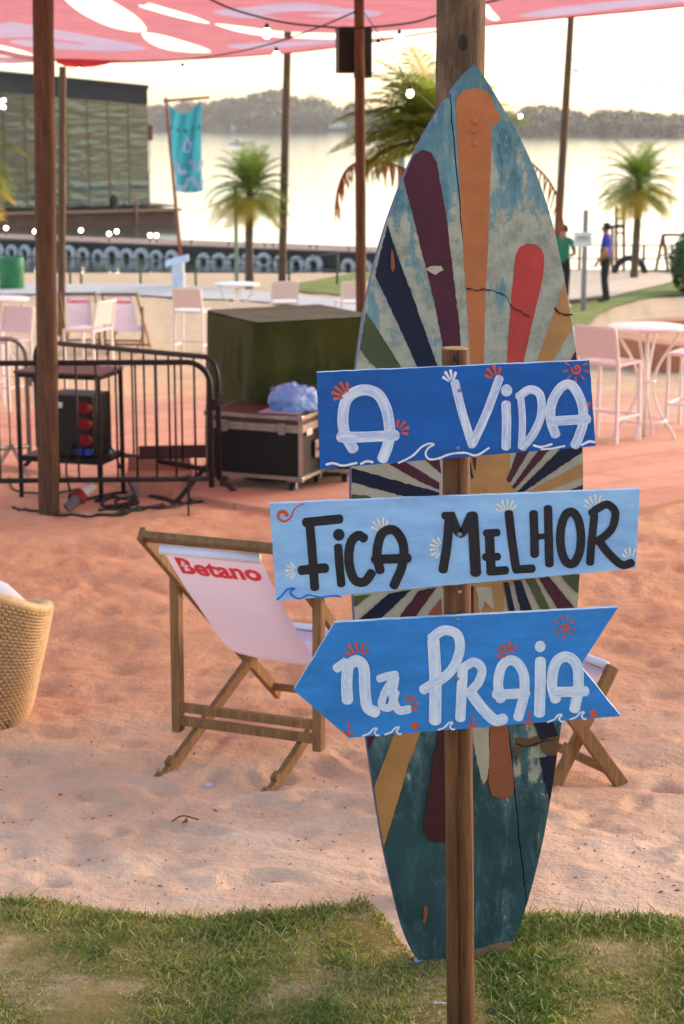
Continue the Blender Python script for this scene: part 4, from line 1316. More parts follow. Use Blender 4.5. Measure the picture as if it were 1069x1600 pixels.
# ================================================================== POWER BOX ON ITS STAND
pw0 = Vector((at(112, 700, 12.75).x, 12.75, ground(0, 12.75)))
RZ = math.radians(-16)
pw = thing('equipment_stand', 'black steel stand with a roof plate around the power box', 'stand', pw0)
Rw = Matrix.Rotation(RZ, 3, 'Z')
def wp(x, y, z): return pw0 + Rw @ Vector((x, y, z))
H = 0.92
for x, y in ((-.31, -.2), (.31, -.2), (-.31, .2), (.31, .2)):
    MB().bar(wp(x, y, 0), wp(x, y, H), .030, .030).build('leg', M['dark_metal'], pw)
for z in (.30, H - .015):
    for a, b in (((-.31, -.2), (.31, -.2)), ((-.31, .2), (.31, .2)), ((-.31, -.2), (-.31, .2)), ((.31, -.2), (.31, .2))):
        MB().bar(wp(*a, z), wp(*b, z), .028, .028).build('rail', M['dark_metal'], pw)
MB().box(wp(0, 0, H + .008), (.66, .44, .012), Rw).build('roof_plate', plain('brown_plate', C(98, 66, 52), 0.6, 0.2, 8), pw)
MB().box(wp(0, 0, .318), (.60, .40, .012), Rw).build('shelf', M['dark_metal'], pw)
pbx = thing('power_box', 'black power distribution box with three red sockets on the stand', 'power box', wp(.08, .0, .325))
def bw(x, y, z): return wp(.08 + x, y, .326 + z)
MB().box(bw(-.02, 0, .22), (.36, .30, .44), Rw, 0, .01).build('cabinet', M['black'], pbx)
M['red_socket'] = plain('red_socket_plastic', C(134, 20, 24), 0.6, 0.12, 20)
M['blue_socket'] = plain('blue_socket_plastic', C(40, 70, 170), 0.4, 0.12, 20)
for k in range(3):
    z = .355 - k * .115
    mb = MB().lathe([(.042, 0), (.042, .03), (.036, .042), (.030, .042)], (0, 0, 0), 16)
    Mx = Matrix.Rotation(RZ, 3, 'Z') @ Matrix.Rotation(math.radians(90), 3, 'X')
    mb.v = [bw(.115, -.15, z) + Mx @ v for v in mb.v]
    so = mb.build('socket', M['red_socket'], pbx, 40)
    MB().box(bw(.115, -.205, z + .012), (.070, .012, .075), Rw @ Matrix.Rotation(.25, 3, 'X'), 0, .004).build('socket_cover', M['red_socket'], so)
for dx in (.07, .135):
    MB().box(bw(dx, -.18, .045), (.045, .06, .045), Rw, 0, .008).build('socket', M['blue_socket'], pbx)
MB().box(bw(-.13, -.153, .375), (.12, .003, .04), Rw @ Matrix.Rotation(.12, 3, 'Y')).build('label_plate', M['white_metal'], pbx)
# ================================================================== CABLES AND PLUG ON THE SAND
def cable(label, pts, r, mat, cat='cable'):
    path = []
    for p in catmull([(a, b, 0) for a, b in pts], 6):
        q = G(p.x, p.y); path.append(q + Vector((0, 0, r * .8 + bumps(q.x, q.y))))
    return tag(MB().tube(path, r, 6).build('cable', mat, smooth=True), label, cat, 'cables trailing on the sand')
M['gcable'] = plain('green_cable', C(52, 76, 48), 0.6)
cable('black cable looping from the plug towards the barrier foot', [(118, 792), (150, 778), (200, 770), (250, 782), (275, 794), (250, 800), (210, 796), (180, 786), (230, 776), (290, 790), (330, 778)], .011, M['cable'])
cable('black cable snaking at the foot of the thick left pole', [(20, 796), (60, 800), (110, 806), (170, 808), (230, 800), (285, 792), (310, 770)], .010, M['cable'])
cable('green cable lying along the front of the cable tangle', [(150, 808), (190, 802), (225, 799), (255, 792)], .012, M['gcable'])
cable('thin black cable curling behind the thick left pole', [(14, 748), (18, 762), (40, 772), (80, 772), (130, 764)], .008, M['cable'])
cable('heap of black cable between the stand and the barrier foot', [(150, 786), (175, 778), (205, 784), (190, 792), (160, 790), (170, 782), (200, 780), (215, 788), (185, 796), (155, 794)], .014, M['cable'])
def loop(label, pts, Y0, Y1):
    n = len(pts)
    tag(MB().tube(catmull([at(x, y, Y0 + (Y1 - Y0) * i / (n - 1)) for i, (x, y) in enumerate(pts)], 6), .008, 6).build('cable', M['cable'], smooth=True), label, 'cable', 'cables trailing on the sand')
loop('black cable hanging from the power box down to the sand', [(165, 690), (178, 706), (190, 735), (205, 760), (214, 779)], 12.55, 12.2)
loop('black cable drooping under the shelf of the stand', [(118, 690), (106, 712), (104, 740), (112, 779)], 12.6, 12.3)
g = G(112, 800)
pl = thing('plug', 'grey, red and white industrial plug lying on the sand by the pole', 'plug', g)
q0 = g + Vector((-.03, -.02, .03)); q1 = at(146, 757, g.y + .1)
dv = (q1 - q0)
MB().tube([q0, q0 + dv * .42], [.034, .042], 14).build('grip', plain('grey_plug', C(110, 104, 104), .6), pl, 40)
MB().tube([q0 + dv * .42, q0 + dv * .62], [.058, .052], 16).build('collar', M['red_socket'], pl, 40)
MB().tube([q0 + dv * .62, q1], [.040, .034], 14).build('barrel', plain('white_plug', C(214, 204, 196), .5), pl, 40)
MB().box(q0 + dv * .45 + Vector((-.05, .03, -.01)), (.06, .06, .07), None, 0, .015).build('lid', M['red_socket'], pl)
# ================================================================== OPEN CARTON BEHIND THE BARRIER
g = Vector((at(250, 765, 12.9).x, 12.9, ground(0, 12.9)))
ct = thing('carton', 'open brown cardboard carton behind the barrier beside the flight case', 'box', g)
M['card'] = plain('brown_cardboard', C(196, 136, 108), 0.85, 0.12, 8)
Rk = Matrix.Rotation(math.radians(6), 3, 'Z')
for c, s_, nm in (((0, -.17, .10), (.46, .012, .20), 'side_panel'), ((0, .17, .12), (.46, .012, .24), 'side_panel'), ((-.23, 0, .10), (.012, .33, .20), 'end_panel'), ((.23, 0, .10), (.012, .33, .20), 'end_panel')):
    MB().box(g + Rk @ Vector(c), s_, Rk).build(nm, M['card'], ct)
MB().box(g + Vector((0, 0, .006)), (.45, .33, .010), Rk).build('bottom', M['card'], ct)
MB().box(g + Rk @ Vector((.10, .22, .27)), (.50, .14, .012), Rk @ Matrix.Rotation(.5, 3, 'X')).build('lid_flap', M['black'], ct)
MB().box(g + Rk @ Vector((-.18, -.178, .09)), (.07, .004, .16), Rk).build('tape', plain('grey_tape', C(150, 128, 116), .6), ct)
MB().box(g + Rk @ Vector((.19, -.178, .09)), (.06, .004, .16), Rk).build('tape', bpy.data.materials['grey_tape'], ct)
# ================================================================== GREEN DRAPED CRATE
gc = at(402, 503, 13.3)
gx0 = Vector((gc.x, gc.y, ground(gc.x, gc.y)))
TOPZ = gc.z - gx0.z
ga = math.radians(27)
ex = Vector((math.cos(ga), math.sin(ga), 0)); ey = Vector((-math.sin(ga), math.cos(ga), 0))
t = thing('draped_crate', 'tall square crate covered with a dark olive green cloth', 'covered crate', gx0 + ex * .5 + ey * .45)
LX, LY = 1.02, 1.02
def green():
    q = NT('olive_felt_cloth')
    v = q.coords()
    f = q.noise(v, 2.2, 4); g_ = q.noise(v, 160, 3, .7); h = q.noise(v, 30, 4, .7)
    c = q.ramp(f, [(.3, C(46, 58, 22)), (.7, C(66, 78, 34))])
    c = q.mix(q.math('MULTIPLY', q.ramp(h, [(.5, W0), (.75, W1)]), .4), c, C(92, 90, 50))
    q.base(c); q.p(Roughness=.95, Specular_IOR_Level=.1, Sheen_Weight=.12)
    q.bump(q.math('ADD', g_, q.math('MULTIPLY', f, 3)), .004, .6)
    return q.m
M['green'] = green()
mb = MB()
# cloth: perimeter rings from the top edge down with folds, plus the sagging top
per = []
N = 36
for i in range(N): per.append((LX * i / N, 0, 0))
for i in range(N): per.append((LX, LY * i / N, 1))
for i in range(N): per.append((LX - LX * i / N, LY, 2))
for i in range(N): per.append((0, LY - LY * i / N, 3))
rings = 22
for j in range(rings + 1):
    z = TOPZ * (1 - j / rings)
    k = j / rings
    for i, (x, y, sd) in enumerate(per):
        o = 0.006 + 0.02 * k + 0.045 * k * noise.noise(Vector((x * 6 + sd * 3, y * 6, k * .8))) + 0.008 * noise.noise(Vector((x * 9, y * 9, z * 3)))
        if sd == 0:
            # square pocket-like patches showing through the cloth
            for (u0, u1, z0, z1) in ((.10, .52, .66, .90),):
                if u0 < x / LX < u1 and z0 < z / TOPZ < z1: o += .022
        if sd == 3 and .30 < y / LY < .62 and .60 < z / TOPZ < .86: o += .018
        nx_, ny_ = {0: (0, -1), 1: (1, 0), 2: (0, 1), 3: (-1, 0)}[sd]
        cr_ = min(abs(x), abs(LX - x)) + min(abs(y), abs(LY - y))
        o -= .05 * max(0, 1 - cr_ / .10) ** 2 * (1 - .5 * k)
        o += .016 * k * math.sin((x + y) * 17 + sd * 2 + 2.5 * noise.noise(Vector((x * 2, y * 2, 7)))) * (1 if sd in (0, 3) else .5)
        mb.v.append(gx0 + ex * (x + nx_ * o) + ey * (y + ny_ * o) + Vector((0, 0, z - (.012 if j == 0 else 0))))
n4 = len(per)
for j in range(rings):
    for i in range(n4):
        i2 = (i + 1) % n4
        mb.f.append([j * n4 + i, j * n4 + i2, (j + 1) * n4 + i2, (j + 1) * n4 + i]); mb.mi.append(0)
o0 = len(mb.v)
for a in range(N + 1):
    for b in range(N + 1):
        x, y = LX * a / N, LY * b / N
        zt = TOPZ - .004 - .014 * math.sin(math.pi * a / N) * math.sin(math.pi * b / N) + .010 * noise.noise(Vector((x * 3, y * 3, 1))) * min(1, 6 * min(a, b, N - a, N - b) / N)
        mb.v.append(gx0 + ex * x + ey * y + Vector((0, 0, zt)))
for a in range(N):
    for b in range(N):
        q = o0 + a * (N + 1) + b
        mb.f.append([q, q + N + 1, q + N + 2, q + 1]); mb.mi.append(0)
mb.build('cloth_cover', M['green'], t, 55)
MB().box(gx0 + ex * LX / 2 + ey * LY / 2 + Vector((0, 0, TOPZ / 2 - .03)), (LX - .04, LY - .04, TOPZ - .07), Matrix.Rotation(ga, 3, 'Z')).build('crate_body', M['black'], t)
# ================================================================== FLIGHT CASES
M['lam'] = plain('black_laminate', C(13, 12, 14), 0.6, 0.3, 5, 0.0006, 90)
M['lid_lam'] = plain('brown_dusty_laminate', C(84, 62, 52), 0.6, 0.2, 6, 0.0006, 60)
M['alu'] = plain('worn_aluminium_edge', C(176, 164, 154), 0.42, 0.25, 12, 0, 40, 0.6)
def flightcase(label, corner, rz, W, D, Ht, wheels=True):
    t = thing('flight_case', label, 'flight case', corner, 'black flight cases with metal edges')
    R_ = Matrix.Rotation(rz, 3, 'Z')
    P = lambda x, y, z: corner + R_ @ Vector((-x, y, z))     # x runs left from the near corner, y runs back
    z0 = .115 if wheels else 0.0
    zl = z0 + Ht * .80
    MB().box(P(W / 2, D / 2, (z0 + zl) / 2), (W - .01, D - .01, zl - z0), R_).build('body', M['lam'], t)
    lid = MB().box(P(W / 2, D / 2, (zl + z0 + Ht) / 2 + .003), (W - .012, D - .012, z0 + Ht - zl - .006), R_).build('lid', M['lid_lam'], t)
    e = .026
    for z in (z0 + e / 2, zl - .011, zl + .017, z0 + Ht - e / 2):
        for yy in (0, D): MB().bar(P(0, yy, z), P(W, yy, z), e, e).build('edge_strip', M['alu'], t)
        for xx in (0, W): MB().bar(P(xx, e / 2, z), P(xx, D - e / 2, z), e, e).build('edge_strip', M['alu'], t)
    for xx in (0, W):
        for yy in (0, D):
            MB().bar(P(xx, yy, z0 + e), P(xx, yy, z0 + Ht - e), e + .004, e + .004).build('edge_strip', M['alu'], t)
            for zz_ in (z0 + .01, z0 + Ht - .01): MB().box(P(xx, yy, zz_), (.05, .05, .045), R_, 0, .014).build('corner_cap', M['grey_metal'], t)
    for xx in (.14, W - .14):
        MB().box(P(xx, -.020, zl), (.055, .014, .085), R_, 0, .004).build('latch', M['grey_metal'], t)
    hd = MB().box(P(-.016, D * .5, z0 + Ht * .42), (.012, .15, .13), R_, 0, .004).build('handle_plate', M['alu'], t)
    MB().tube([P(-.028, D * .5 - .05, z0 + Ht * .42), P(-.05, D * .5 - .04, z0 + Ht * .42), P(-.05, D * .5 + .04, z0 + Ht * .42), P(-.028, D * .5 + .05, z0 + Ht * .42)], .009, 8).build('handle', M['black'], hd, True)
    if wheels:
        for xx in (.09, W - .09):
            for yy in (.08, D - .08):
                MB().box(P(xx, yy, z0 - .012), (.08, .08, .022), R_).build('caster_plate', M['grey_metal'], t)
                c = MB(); ax = R_ @ Vector((.018, 0, 0))
                c.tube([P(xx, yy, .045) - ax, P(xx, yy, .045) + ax], .045, 14).build('wheel', M['black'], t)
                MB().box(P(xx + .022, yy, .07), (.006, .04, .07), R_).box(P(xx - .022, yy, .07), (.006, .04, .07), R_).build('caster_fork', M['grey_metal'], t)
    return t, P, z0
nc = G(470, 776)
fc, FP, fz = flightcase('black flight case on casters with a blue bag on its lid', nc, math.radians(-22), .74, .62, .47)
MB().box(FP(-.017, .13, fz + .345), (.004, .10, .05), Matrix.Rotation(math.radians(-22), 3, 'Z'), 0).build('paper_label', M['white_metal'], fc)
flightcase('second black flight case half hidden behind the top sign', Vector((at(555, 700, 13.2).x, 13.2, ground(0, 13.2))), math.radians(-10), .62, .5, .62)
# paper and blue plastic bag on the case
lidz = fz + .47 + .002
p4 = [FP(.06, .08, lidz), FP(.36, .05, lidz), FP(.37, .30, lidz), FP(.04, .34, lidz)]
tag(MB().prism([q + Vector((0, 0, .005)) for q in p4], (0, 0, -.004)).build('paper_sheet', plain('lilac_paper', C(196, 176, 190), .8, .1), None), 'pale sheet of paper lying under the blue bag', 'paper')
def bag():
    q = NT('blue_thin_plastic')
    v = q.coords()
    f = q.noise(v, 9, 5, .65, .8)
    c = q.ramp(f, [(.3, C(90, 150, 228)), (.7, C(160, 204, 250))])
    q.base(c); q.p(Roughness=.30, Specular_IOR_Level=.6, Transmission_Weight=.0)
    q.bump(q.noise(v, 22, 5, .65, 1.5), .012, .8)
    return q.m
bm = bmesh.new()
bmesh.ops.create_icosphere(bm, subdivisions=5, radius=1.0)
for v in bm.verts:
    d = v.co.copy()
    k = 1 + .22 * noise.fractal(d * 1.6 + Vector((3, 1, 2)), 1.0, 2.0, 4) - .13 * abs(noise.noise(d * 4.2)) - .06 * abs(noise.noise(d * 9 + Vector((5, 5, 5))))
    if d.z > .3: k *= 1 + .25 * max(0, d.z - .4) * max(0, 1 - 5 * abs(d.x - .05))
    v.co = Vector((d.x * .175 * k, d.y * .15 * k, max(-.06, d.z * .150 * k)))
mb = MB(); mb.frombm(bm, FP(.17, .26, lidz + .062))
tag(mb.build('plastic_bag', bag(), smooth=True), 'crumpled blue plastic bag on the flight case lid', 'bag')
# ================================================================== WICKER ARMCHAIR
wb = G(-62, 1118)
wc = thing('wicker_armchair', 'honey coloured wicker tub armchair cut by the left edge', 'armchair', wb)
M['wicker'] = plain('honey_wicker', C(220, 178, 124), 0.5, 0.18, 40)
M['wicker_in'] = plain('dark_wicker_gap', C(128, 86, 50), 0.8, 0.1, 20)
M['cushion'] = plain('white_cushion_cloth', C(226, 220, 226), 0.9, 0.05, 5, 0.001, 200)
HW = .47
def rimz(a):
    """the back (towards the viewer) stands higher than the arms and the front"""
    q = -math.sin(a)
    return .47 + .09 * q + .08 * max(0, q) ** 2
def tub(f, k=0.0):
    return   .288 + .110 * f ** 0.9 + k
def sup(a, r):
    c, s_ = math.cos(a), math.sin(a)
    e = 2 / 2.5
    return Vector((r * abs(c) ** e * (1 if c > 0 else -1), r * abs(s_) ** e * (1 if s_ > 0 else -1), 0))
core = MB()
nz, na = 12, 60
for j in range(nz + 1):
    f = j / nz
    for i in range(na):
        a = 2 * math.pi * i / na
        core.v.append(wb + sup(a, tub(f, -.014)) + Vector((0, 0, rimz(a) * f)))
for j in range(nz + 1):
    f = 1 - j / nz * .6
    for i in range(na):
        a = 2 * math.pi * i / na
        core.v.append(wb + sup(a, tub(f, -.05)) + Vector((0, 0, rimz(a) * f)))
for j in range(2 * nz + 1):
    for i in range(na):
        i2 = (i + 1) % na
        core.f.append([j * na + i, j * na + i2, (j + 1) * na + i2, (j + 1) * na + i]); core.mi.append(0)
core.build('tub_core', M['wicker_in'], wc, True)
wv = MB()
rows, cols = 36, 72
for r_ in range(rows):
    f = (r_ + .5) / rows
    for c_ in range(cols):
        a = 2 * math.pi * (c_ + (.5 if r_ % 2 else 0)) / cols
        da = 2 * math.pi / cols * .46
        n = sup(a, 1).normalized()
        i0 = len(wv.v)
        for aa, k in ((a - da, -.008), (a, .006), (a + da, -.008)):
            h = rimz(aa) / rows * .45
            p = wb + sup(aa, tub(f, k)) + Vector((0, 0, rimz(aa) * f))
            wv.v += [p + Vector((0, 0, h)) - n * .004, p + n * .002, p - Vector((0, 0, h)) - n * .004]
        for k in (0, 1):
            for m in (0, 1):
                q = i0 + k * 3 + m
                wv.f.append([q, q + 1, q + 4, q + 3]); wv.mi.append(0)
o = wv.build('wicker_weave', M['wicker'], wc, True)
o["kind"] = 'stuff'
rim = MB(); rim.tube([wb + sup(2 * math.pi * i / 60, tub(1, -.022)) + Vector((0, 0, rimz(2 * math.pi * i / 60))) for i in range(60)], .026, 8, closed=True)
rim.build('rim', M['wicker'], wc, True)
bcu = MB(); NA_ = 26
for i in range(NA_ + 1):
    a = math.radians(-172 + 164 * i / NA_)
    e_ = min(1, 5 * min(i, NA_ - i) / NA_ + .25)
    for r_, z_ in ((.245, .30), (.225, .40), (.232, rimz(a) + .03 * e_), (.262, rimz(a) + .066 * e_), (.302, rimz(a) + .080 * e_), (.332, rimz(a) + .062 * e_), (.342, rimz(a) + .02 * e_), (.338, .30)):
        bcu.v.append(wb + sup(a, r_) + Vector((0, 0, z_)))
for i in range(NA_):
    for k in range(8):
        k2 = (k + 1) % 8
        bcu.f.append([i * 8 + k, i * 8 + k2, (i + 1) * 8 + k2, (i + 1) * 8 + k]); bcu.mi.append(0)
bcu.f += [list(range(8)), [NA_ * 8 + k for k in range(8)]]; bcu.mi += [0, 0]
bcu.build('back_cushion', M['cushion'], wc, True)
MB().box(wb + Vector((0, .02, .34)), (.56, .46, .12), None, 0, .045).build('seat_cushion', M['cushion'], wc, True)
for k in range(4):
    a = math.pi / 4 + k * math.pi / 2 + .1
    MB().lathe([(.028, -.03), (.032, .05)], wb + sup(a, .27), 10).build('foot', M['wood_pole'], wc)
# ================================================================== FAR GROUND: PAVEMENT, LAWNS, SAND PATCH, TERRACE
def sheet(name, px_poly, off, mat, step=1.0, kind='structure', k=4):
    poly = []
    for p in catmull([(a, b, 0) for a, b in px_poly], k, True):
        q = G(p.x, max(p.y, 424)); poly.append((q.x, q.y))
    mb = tri_region(poly, [], step, lambda x, y: ground(x, y) + off)
    o = mb.build(name, mat, smooth=True)
    return tag(o, kind=kind)
M['pavement'] = plain('pale_concrete_pavement', C(206, 196, 188), 0.9, 0.10, 3, 0.002, 60)
M['lawn'] = plain('mown_lawn', C(128, 134, 54), 0.95, 0.28, 1.6, 0.02, 30)
M['pale_sand'] = plain('pale_play_sand', C(228, 200, 172), 0.95, 0.10, 2.5, 0.01, 20)
sheet('pavement', [(-160, 446), (40, 446), (140, 445), (240, 445), (330, 450), (420, 458), (500, 466), (600, 476), (760, 490), (760, 502), (600, 492), (480, 480), (380, 471), (300, 468), (200, 462), (60, 461), (-160, 461)], 0.03, M['pavement'])
sheet('shore_lawn', [(440, 452), (500, 438), (560, 428), (640, 425), (760, 425), (760, 470), (640, 470), (520, 462)], 0.035, M['lawn'])
sheet('park_lawn', [(790, 430), (880, 424.5), (1000, 424.5), (1200, 425), (1400, 430), (1500, 470), (1300, 476), (1100, 462), (1000, 470), (940, 490), (915, 512), (860, 520), (780, 500)], 0.035, M['lawn'])
sheet('sand_patch', [(800, 440), (900, 426), (960, 425), (1020, 428), (1056, 434), (1048, 444), (1000, 456), (950, 468), (900, 476), (820, 480)], 0.060, M['pale_sand'])
sheet('side_path', [(895, 514), (935, 514), (938, 532), (930, 545), (880, 545), (860, 520)], 0.045, M['pavement'], 0.5)
# kerb at the edge of the sand patch
kp = [G(p.x, p.y) for p in catmull([(860, 480, 0), (905, 475, 0), (950, 469, 0)], 5)]
tag(MB().tube([q + Vector((0, 0, .06)) for q in kp], .07, 6).build('kerb', plain('dark_kerb', C(52, 44, 40), .9), smooth=True), kind='structure')
# round concrete bench filled with sand
rc = G(1171, 566)
rbn = thing('round_bench', 'large low round terracotta coloured concrete bench ring behind the right bar table', 'bench', rc)
M['terra'] = plain('terracotta_concrete', C(196, 130, 92), 0.85, 0.12, 2.5, 0.002, 60)
M['terra_in'] = plain('terracotta_floor', C(214, 154, 116), 0.9, 0.08, 3)
MB().lathe([(2.10, -.3), (2.13, .40), (2.10, .44), (1.72, .44), (1.70, .40), (1.70, .30)], rc, 72, cap=False).build('bench_ring', M['terra'], rbn, 50)
MB().lathe([(0.001, .30), (1.72, .31)], rc, 72, cap=False).build('bench_floor', M['terra_in'], rbn)
# terrace of wide boards at the right
def terrace():
    a, b = G(905, 819), G(1069, 786)
    d = Vector((b.x - a.x, b.y - a.y, 0)).normalized()
    nrm = Vector((-d.y, d.x, 0))
    if nrm.y < 0: nrm = -nrm
    W_, L_ = 0.42, 9.0
    tm = [plain('terrace_board_%s' % n, c, .85, .12, 3, .0015, 50) for n, c in (('rose', C(206, 160, 132)), ('pale', C(210, 165, 138)), ('tan', C(202, 155, 127)))]
    t = bpy.data.objects.new('terrace', None); COL.objects.link(t); t.location = (a.x, a.y, a.z); ORG[t] = Vector(a)
    tag(t, kind='structure')
    for i in range(20):
        y0 = i * W_
        cuts = [-1.2] + ([.4, 3.4, 6.4] if i % 2 else [1.8, 4.8]) + [7.8]
        for s0, s1 in zip(cuts, cuts[1:]):
            vs = []
            for s, w in ((s0, y0), (s1 - .012, y0), (s1 - .012, y0 + W_ - .012), (s0, y0 + W_ - .012)):
                p = a + d * s + nrm * w
                vs.append(Vector((p.x, p.y, ground(p.x, p.y) + .035 + rnd.uniform(0, .003))))
            MB().prism(vs, (0, 0, -.05)).build('board', tm[rnd.randrange(3)], t)
terrace()
# ================================================================== NEAR LAWN WITH GRASS
EDGE_PX = [(-300, 1404), (-60, 1406), (0, 1408), (60, 1406), (110, 1412), (150, 1422), (200, 1428), (280, 1432), (360, 1434), (430, 1428), (520, 1420), (570, 1408), (600, 1432), (625, 1470), (650, 1497), (770, 1480), (808, 1436), (860, 1434), (930, 1436), (1069, 1438), (1400, 1440)]
EDGE = [G(x, y + 7) for x, y in EDGE_PX]
ex_ = np.array([p.x for p in EDGE]); ey_ = np.array([p.y for p in EDGE])
def lawn_edge(x): return float(np.interp(x, ex_, ey_))
def soil():
    t = NT('lawn_soil')
    v = t.coords()
    f = t.noise(v, 6, 5, .65); g_ = t.noise(v, 60, 4, .7)
    c = t.ramp(f, [(.3, C(122, 108, 54)), (.5, C(152, 130, 76)), (.72, C(206, 170, 134))])
    c = t.mix(t.math('MULTIPLY', t.ramp(g_, [(.35, W1), (.5, W0)]), .35), c, C(120, 94, 62))
    t.base(c); t.p(Roughness=.95, Specular_IOR_Level=.1)
    t.bump(t.math('ADD', f, g_), .012, .8)
    return t.m
poly = [(x, y + .01) for x, y in zip(ex_, ey_)]
poly = [(-1.9, poly[0][1])] + poly + [(2.2, poly[-1][1]), (2.2, 1.4), (-1.9, 1.4)]
lw = tri_region(poly, [], .07, lambda x, y: ground(x, y) + bumps(x, y) + .006 + .010 * min(1, max(0, (lawn_edge(x) - y) * 6)) + .012 * noise.noise(Vector((x * 4, y * 4, 2))) * min(1, max(0, (lawn_edge(x) - y) * 6)))
tag(lw.build('lawn', soil(), smooth=True), kind='structure')
def grass():
    R = np.random.default_rng(5)
    pos, ln, col = [], [], []
    n = 0
    spots = []
    # tufts thrown over the lawn; density follows patches
    for _ in range(420000):
        x = R.uniform(-1.7, 2.0); y = R.uniform(2.6, 4.95)
        e = lawn_edge(x) - y
        if e < -.02: continue
        px = CX + FPX * x / (y * 1.035)
        nn = noise.noise(Vector((x * 3.2, y * 3.2, 4.4))) + .5 * noise.noise(Vector((x * 9, y * 9, 1.2)))
        lush = 0.56 + .95 * nn
        # lusher to the right of the board and just left of the post, dry on the left
        lush += .38 * math.exp(-((x - .55) / .38) ** 2) + .50 * math.exp(-((x + .06) / .22) ** 2 - ((y - 4.0) / .28) ** 2) - .12 * (x < -.25)
        if abs(x - .27) < .10 and y < 4.35: lush -= .55
        if y > 3.9 and abs(x - .20) < .15: lush -= .25
        bare = lush < .12
        if R.random() > min(1, max(.82 if e > .05 else .6, lush * .95 + .18)): continue
        spots.append((x, y, lush, e))
    V = np.zeros((len(spots) * 7, 3), np.float32)
    F = []
    cl = np.zeros((len(spots) * 7, 4), np.float32)
    k = 0
    for (x, y, lush, e) in spots:
        z = ground(x, y) + bumps(x, y) + .008
        h = R.uniform(.008, .024) * (0.70 + .95 * max(0, min(1.3, lush - .1)))
        if e < .05: h *= 1.1
        if R.random() < .06: h *= 1.8
        a = R.uniform(0, 2 * math.pi); w = R.uniform(.0014, .0027)
        lean = R.uniform(.25, 1.1) * h
        la = R.uniform(0, 2 * math.pi)
        dx, dy = math.cos(la) * lean, math.sin(la) * lean
        wx, wy = math.cos(a) * w, math.sin(a) * w
        dry = R.random() < (.74 - .60 * min(1, max(0, lush)))
        b = k * 7
        for i, (t, ws) in enumerate(((0, 1), (.45, .9), (.8, .6))):
            cx_, cy_, cz_ = x + dx * t * t, y + dy * t * t, z + h * t * (1 - .25 * t)
            V[b + i * 2] = (cx_ - wx * ws, cy_ - wy * ws, cz_); V[b + i * 2 + 1] = (cx_ + wx * ws, cy_ + wy * ws, cz_)
        V[b + 6] = (x + dx, y + dy, z + h * .78)
        F += [(b, b + 1, b + 3, b + 2), (b + 2, b + 3, b + 5, b + 4), (b + 4, b + 5, b + 6)]
        g_ = R.uniform(.55, 1.35)
        c = np.array([.56, .46, .18]) if dry else (np.array([.30, .37, .06]) * (1 - np.array([.62, .44, .40]) * min(1, max(0, lush - .35))) + np.array([.05, .02, .0]) * R.random())
        cl[b:b + 7, :3] = c * g_; cl[b:b + 7, 3] = 1
        k += 1
    me = bpy.data.meshes.new('grass')
    me.from_pydata(V[:k * 7].tolist(), [], F)
    ca = me.color_attributes.new('tint', 'FLOAT_COLOR', 'POINT')
    ca.data.foreach_set('color', cl[:k * 7].ravel())
    t = NT('grass_blade')
    at_ = t.n("ShaderNodeAttribute", attribute_name='tint')
    t.l(at_.outputs["Color"], t.b.inputs["Base Color"])
    t.p(Roughness=.55, Specular_IOR_Level=.3)
    tr = t.n("ShaderNodeBsdfTranslucent"); t.l(at_.outputs["Color"], tr.inputs[0])
    mx = t.n("ShaderNodeMixShader"); mx.inputs[0].default_value = .45
    t.l(t.b.outputs[0], mx.inputs[1]); t.l(tr.outputs[0], mx.inputs[2]); t.l(mx.outputs[0], t.out.inputs[0])
    me.materials.append(t.m)
    o = bpy.data.objects.new('grass', me); COL.objects.link(o)
    tag(o, kind='stuff')
    return k
grass()
# ================================================================== LITTER ON SAND AND LAWN
def litter():
    mb = MB()
    for _ in range(620):
        px, py = rnd.uniform(-20, 1090), 880 + 640 * rnd.random() ** .75
        q = G(px, py)
        z = ground(q.x, q.y) + bumps(q.x, q.y) + .003
        s_ = rnd.uniform(.0012, .0042) * (1.6 if rnd.random() < .12 else 1)
        a = rnd.uniform(0, 6.28); el = rnd.uniform(1, 2.6)
        u = Vector((math.cos(a), math.sin(a), rnd.uniform(-.2, .2))) * s_ * el; v = Vector((-math.sin(a), math.cos(a), rnd.uniform(-.2, .2))) * s_
        c = Vector((q.x, q.y, z))
        mb.add([c - u, c + v * .8, c + u, c - v, c + Vector((0, 0, s_ * .8))], [(0, 1, 4), (1, 2, 4), (2, 3, 4), (3, 0, 4)])
    o = mb.build('leaf_litter', plain('dry_leaf_bits', C(140, 88, 62), .9, .5, 30), origin=(0, 0, 0))
    tag(o, kind='stuff')
litter()
def on_sand(px, py, up=0.0):
    q = G(px, py)
    return Vector((q.x, q.y, ground(q.x, q.y) + bumps(q.x, q.y) + up))
q = on_sand(326, 1225, .004)
tag(MB().lathe([(.001, .010), (.012, .010), (.0135, .006), (.0135, .0), (.012, 0)], q, 14).build('bottle_cap', plain('white_cap', C(214, 214, 222), .5)), 'small white bottle cap lying on the sand between the deck chair feet', 'bottle cap')
q = on_sand(290, 1288, .006)
tag(MB().tube(catmull([q + Vector((-.045, -.01, 0)), q + Vector((-.01, .015, .01)), q + Vector((.045, .005, 0))], 5), [.0025] * 11, 6).add([q + Vector((-.012, -.03, 0)), q + Vector((.004, .008, .008)), q + Vector((.012, -.022, .004))], [(0, 1, 2)]).build('dry_twig', plain('dry_twig', C(120, 76, 50), .9)), 'curved dry twig with a leaf lying on the open sand', 'twig')
q = on_sand(686, 1577, .012)
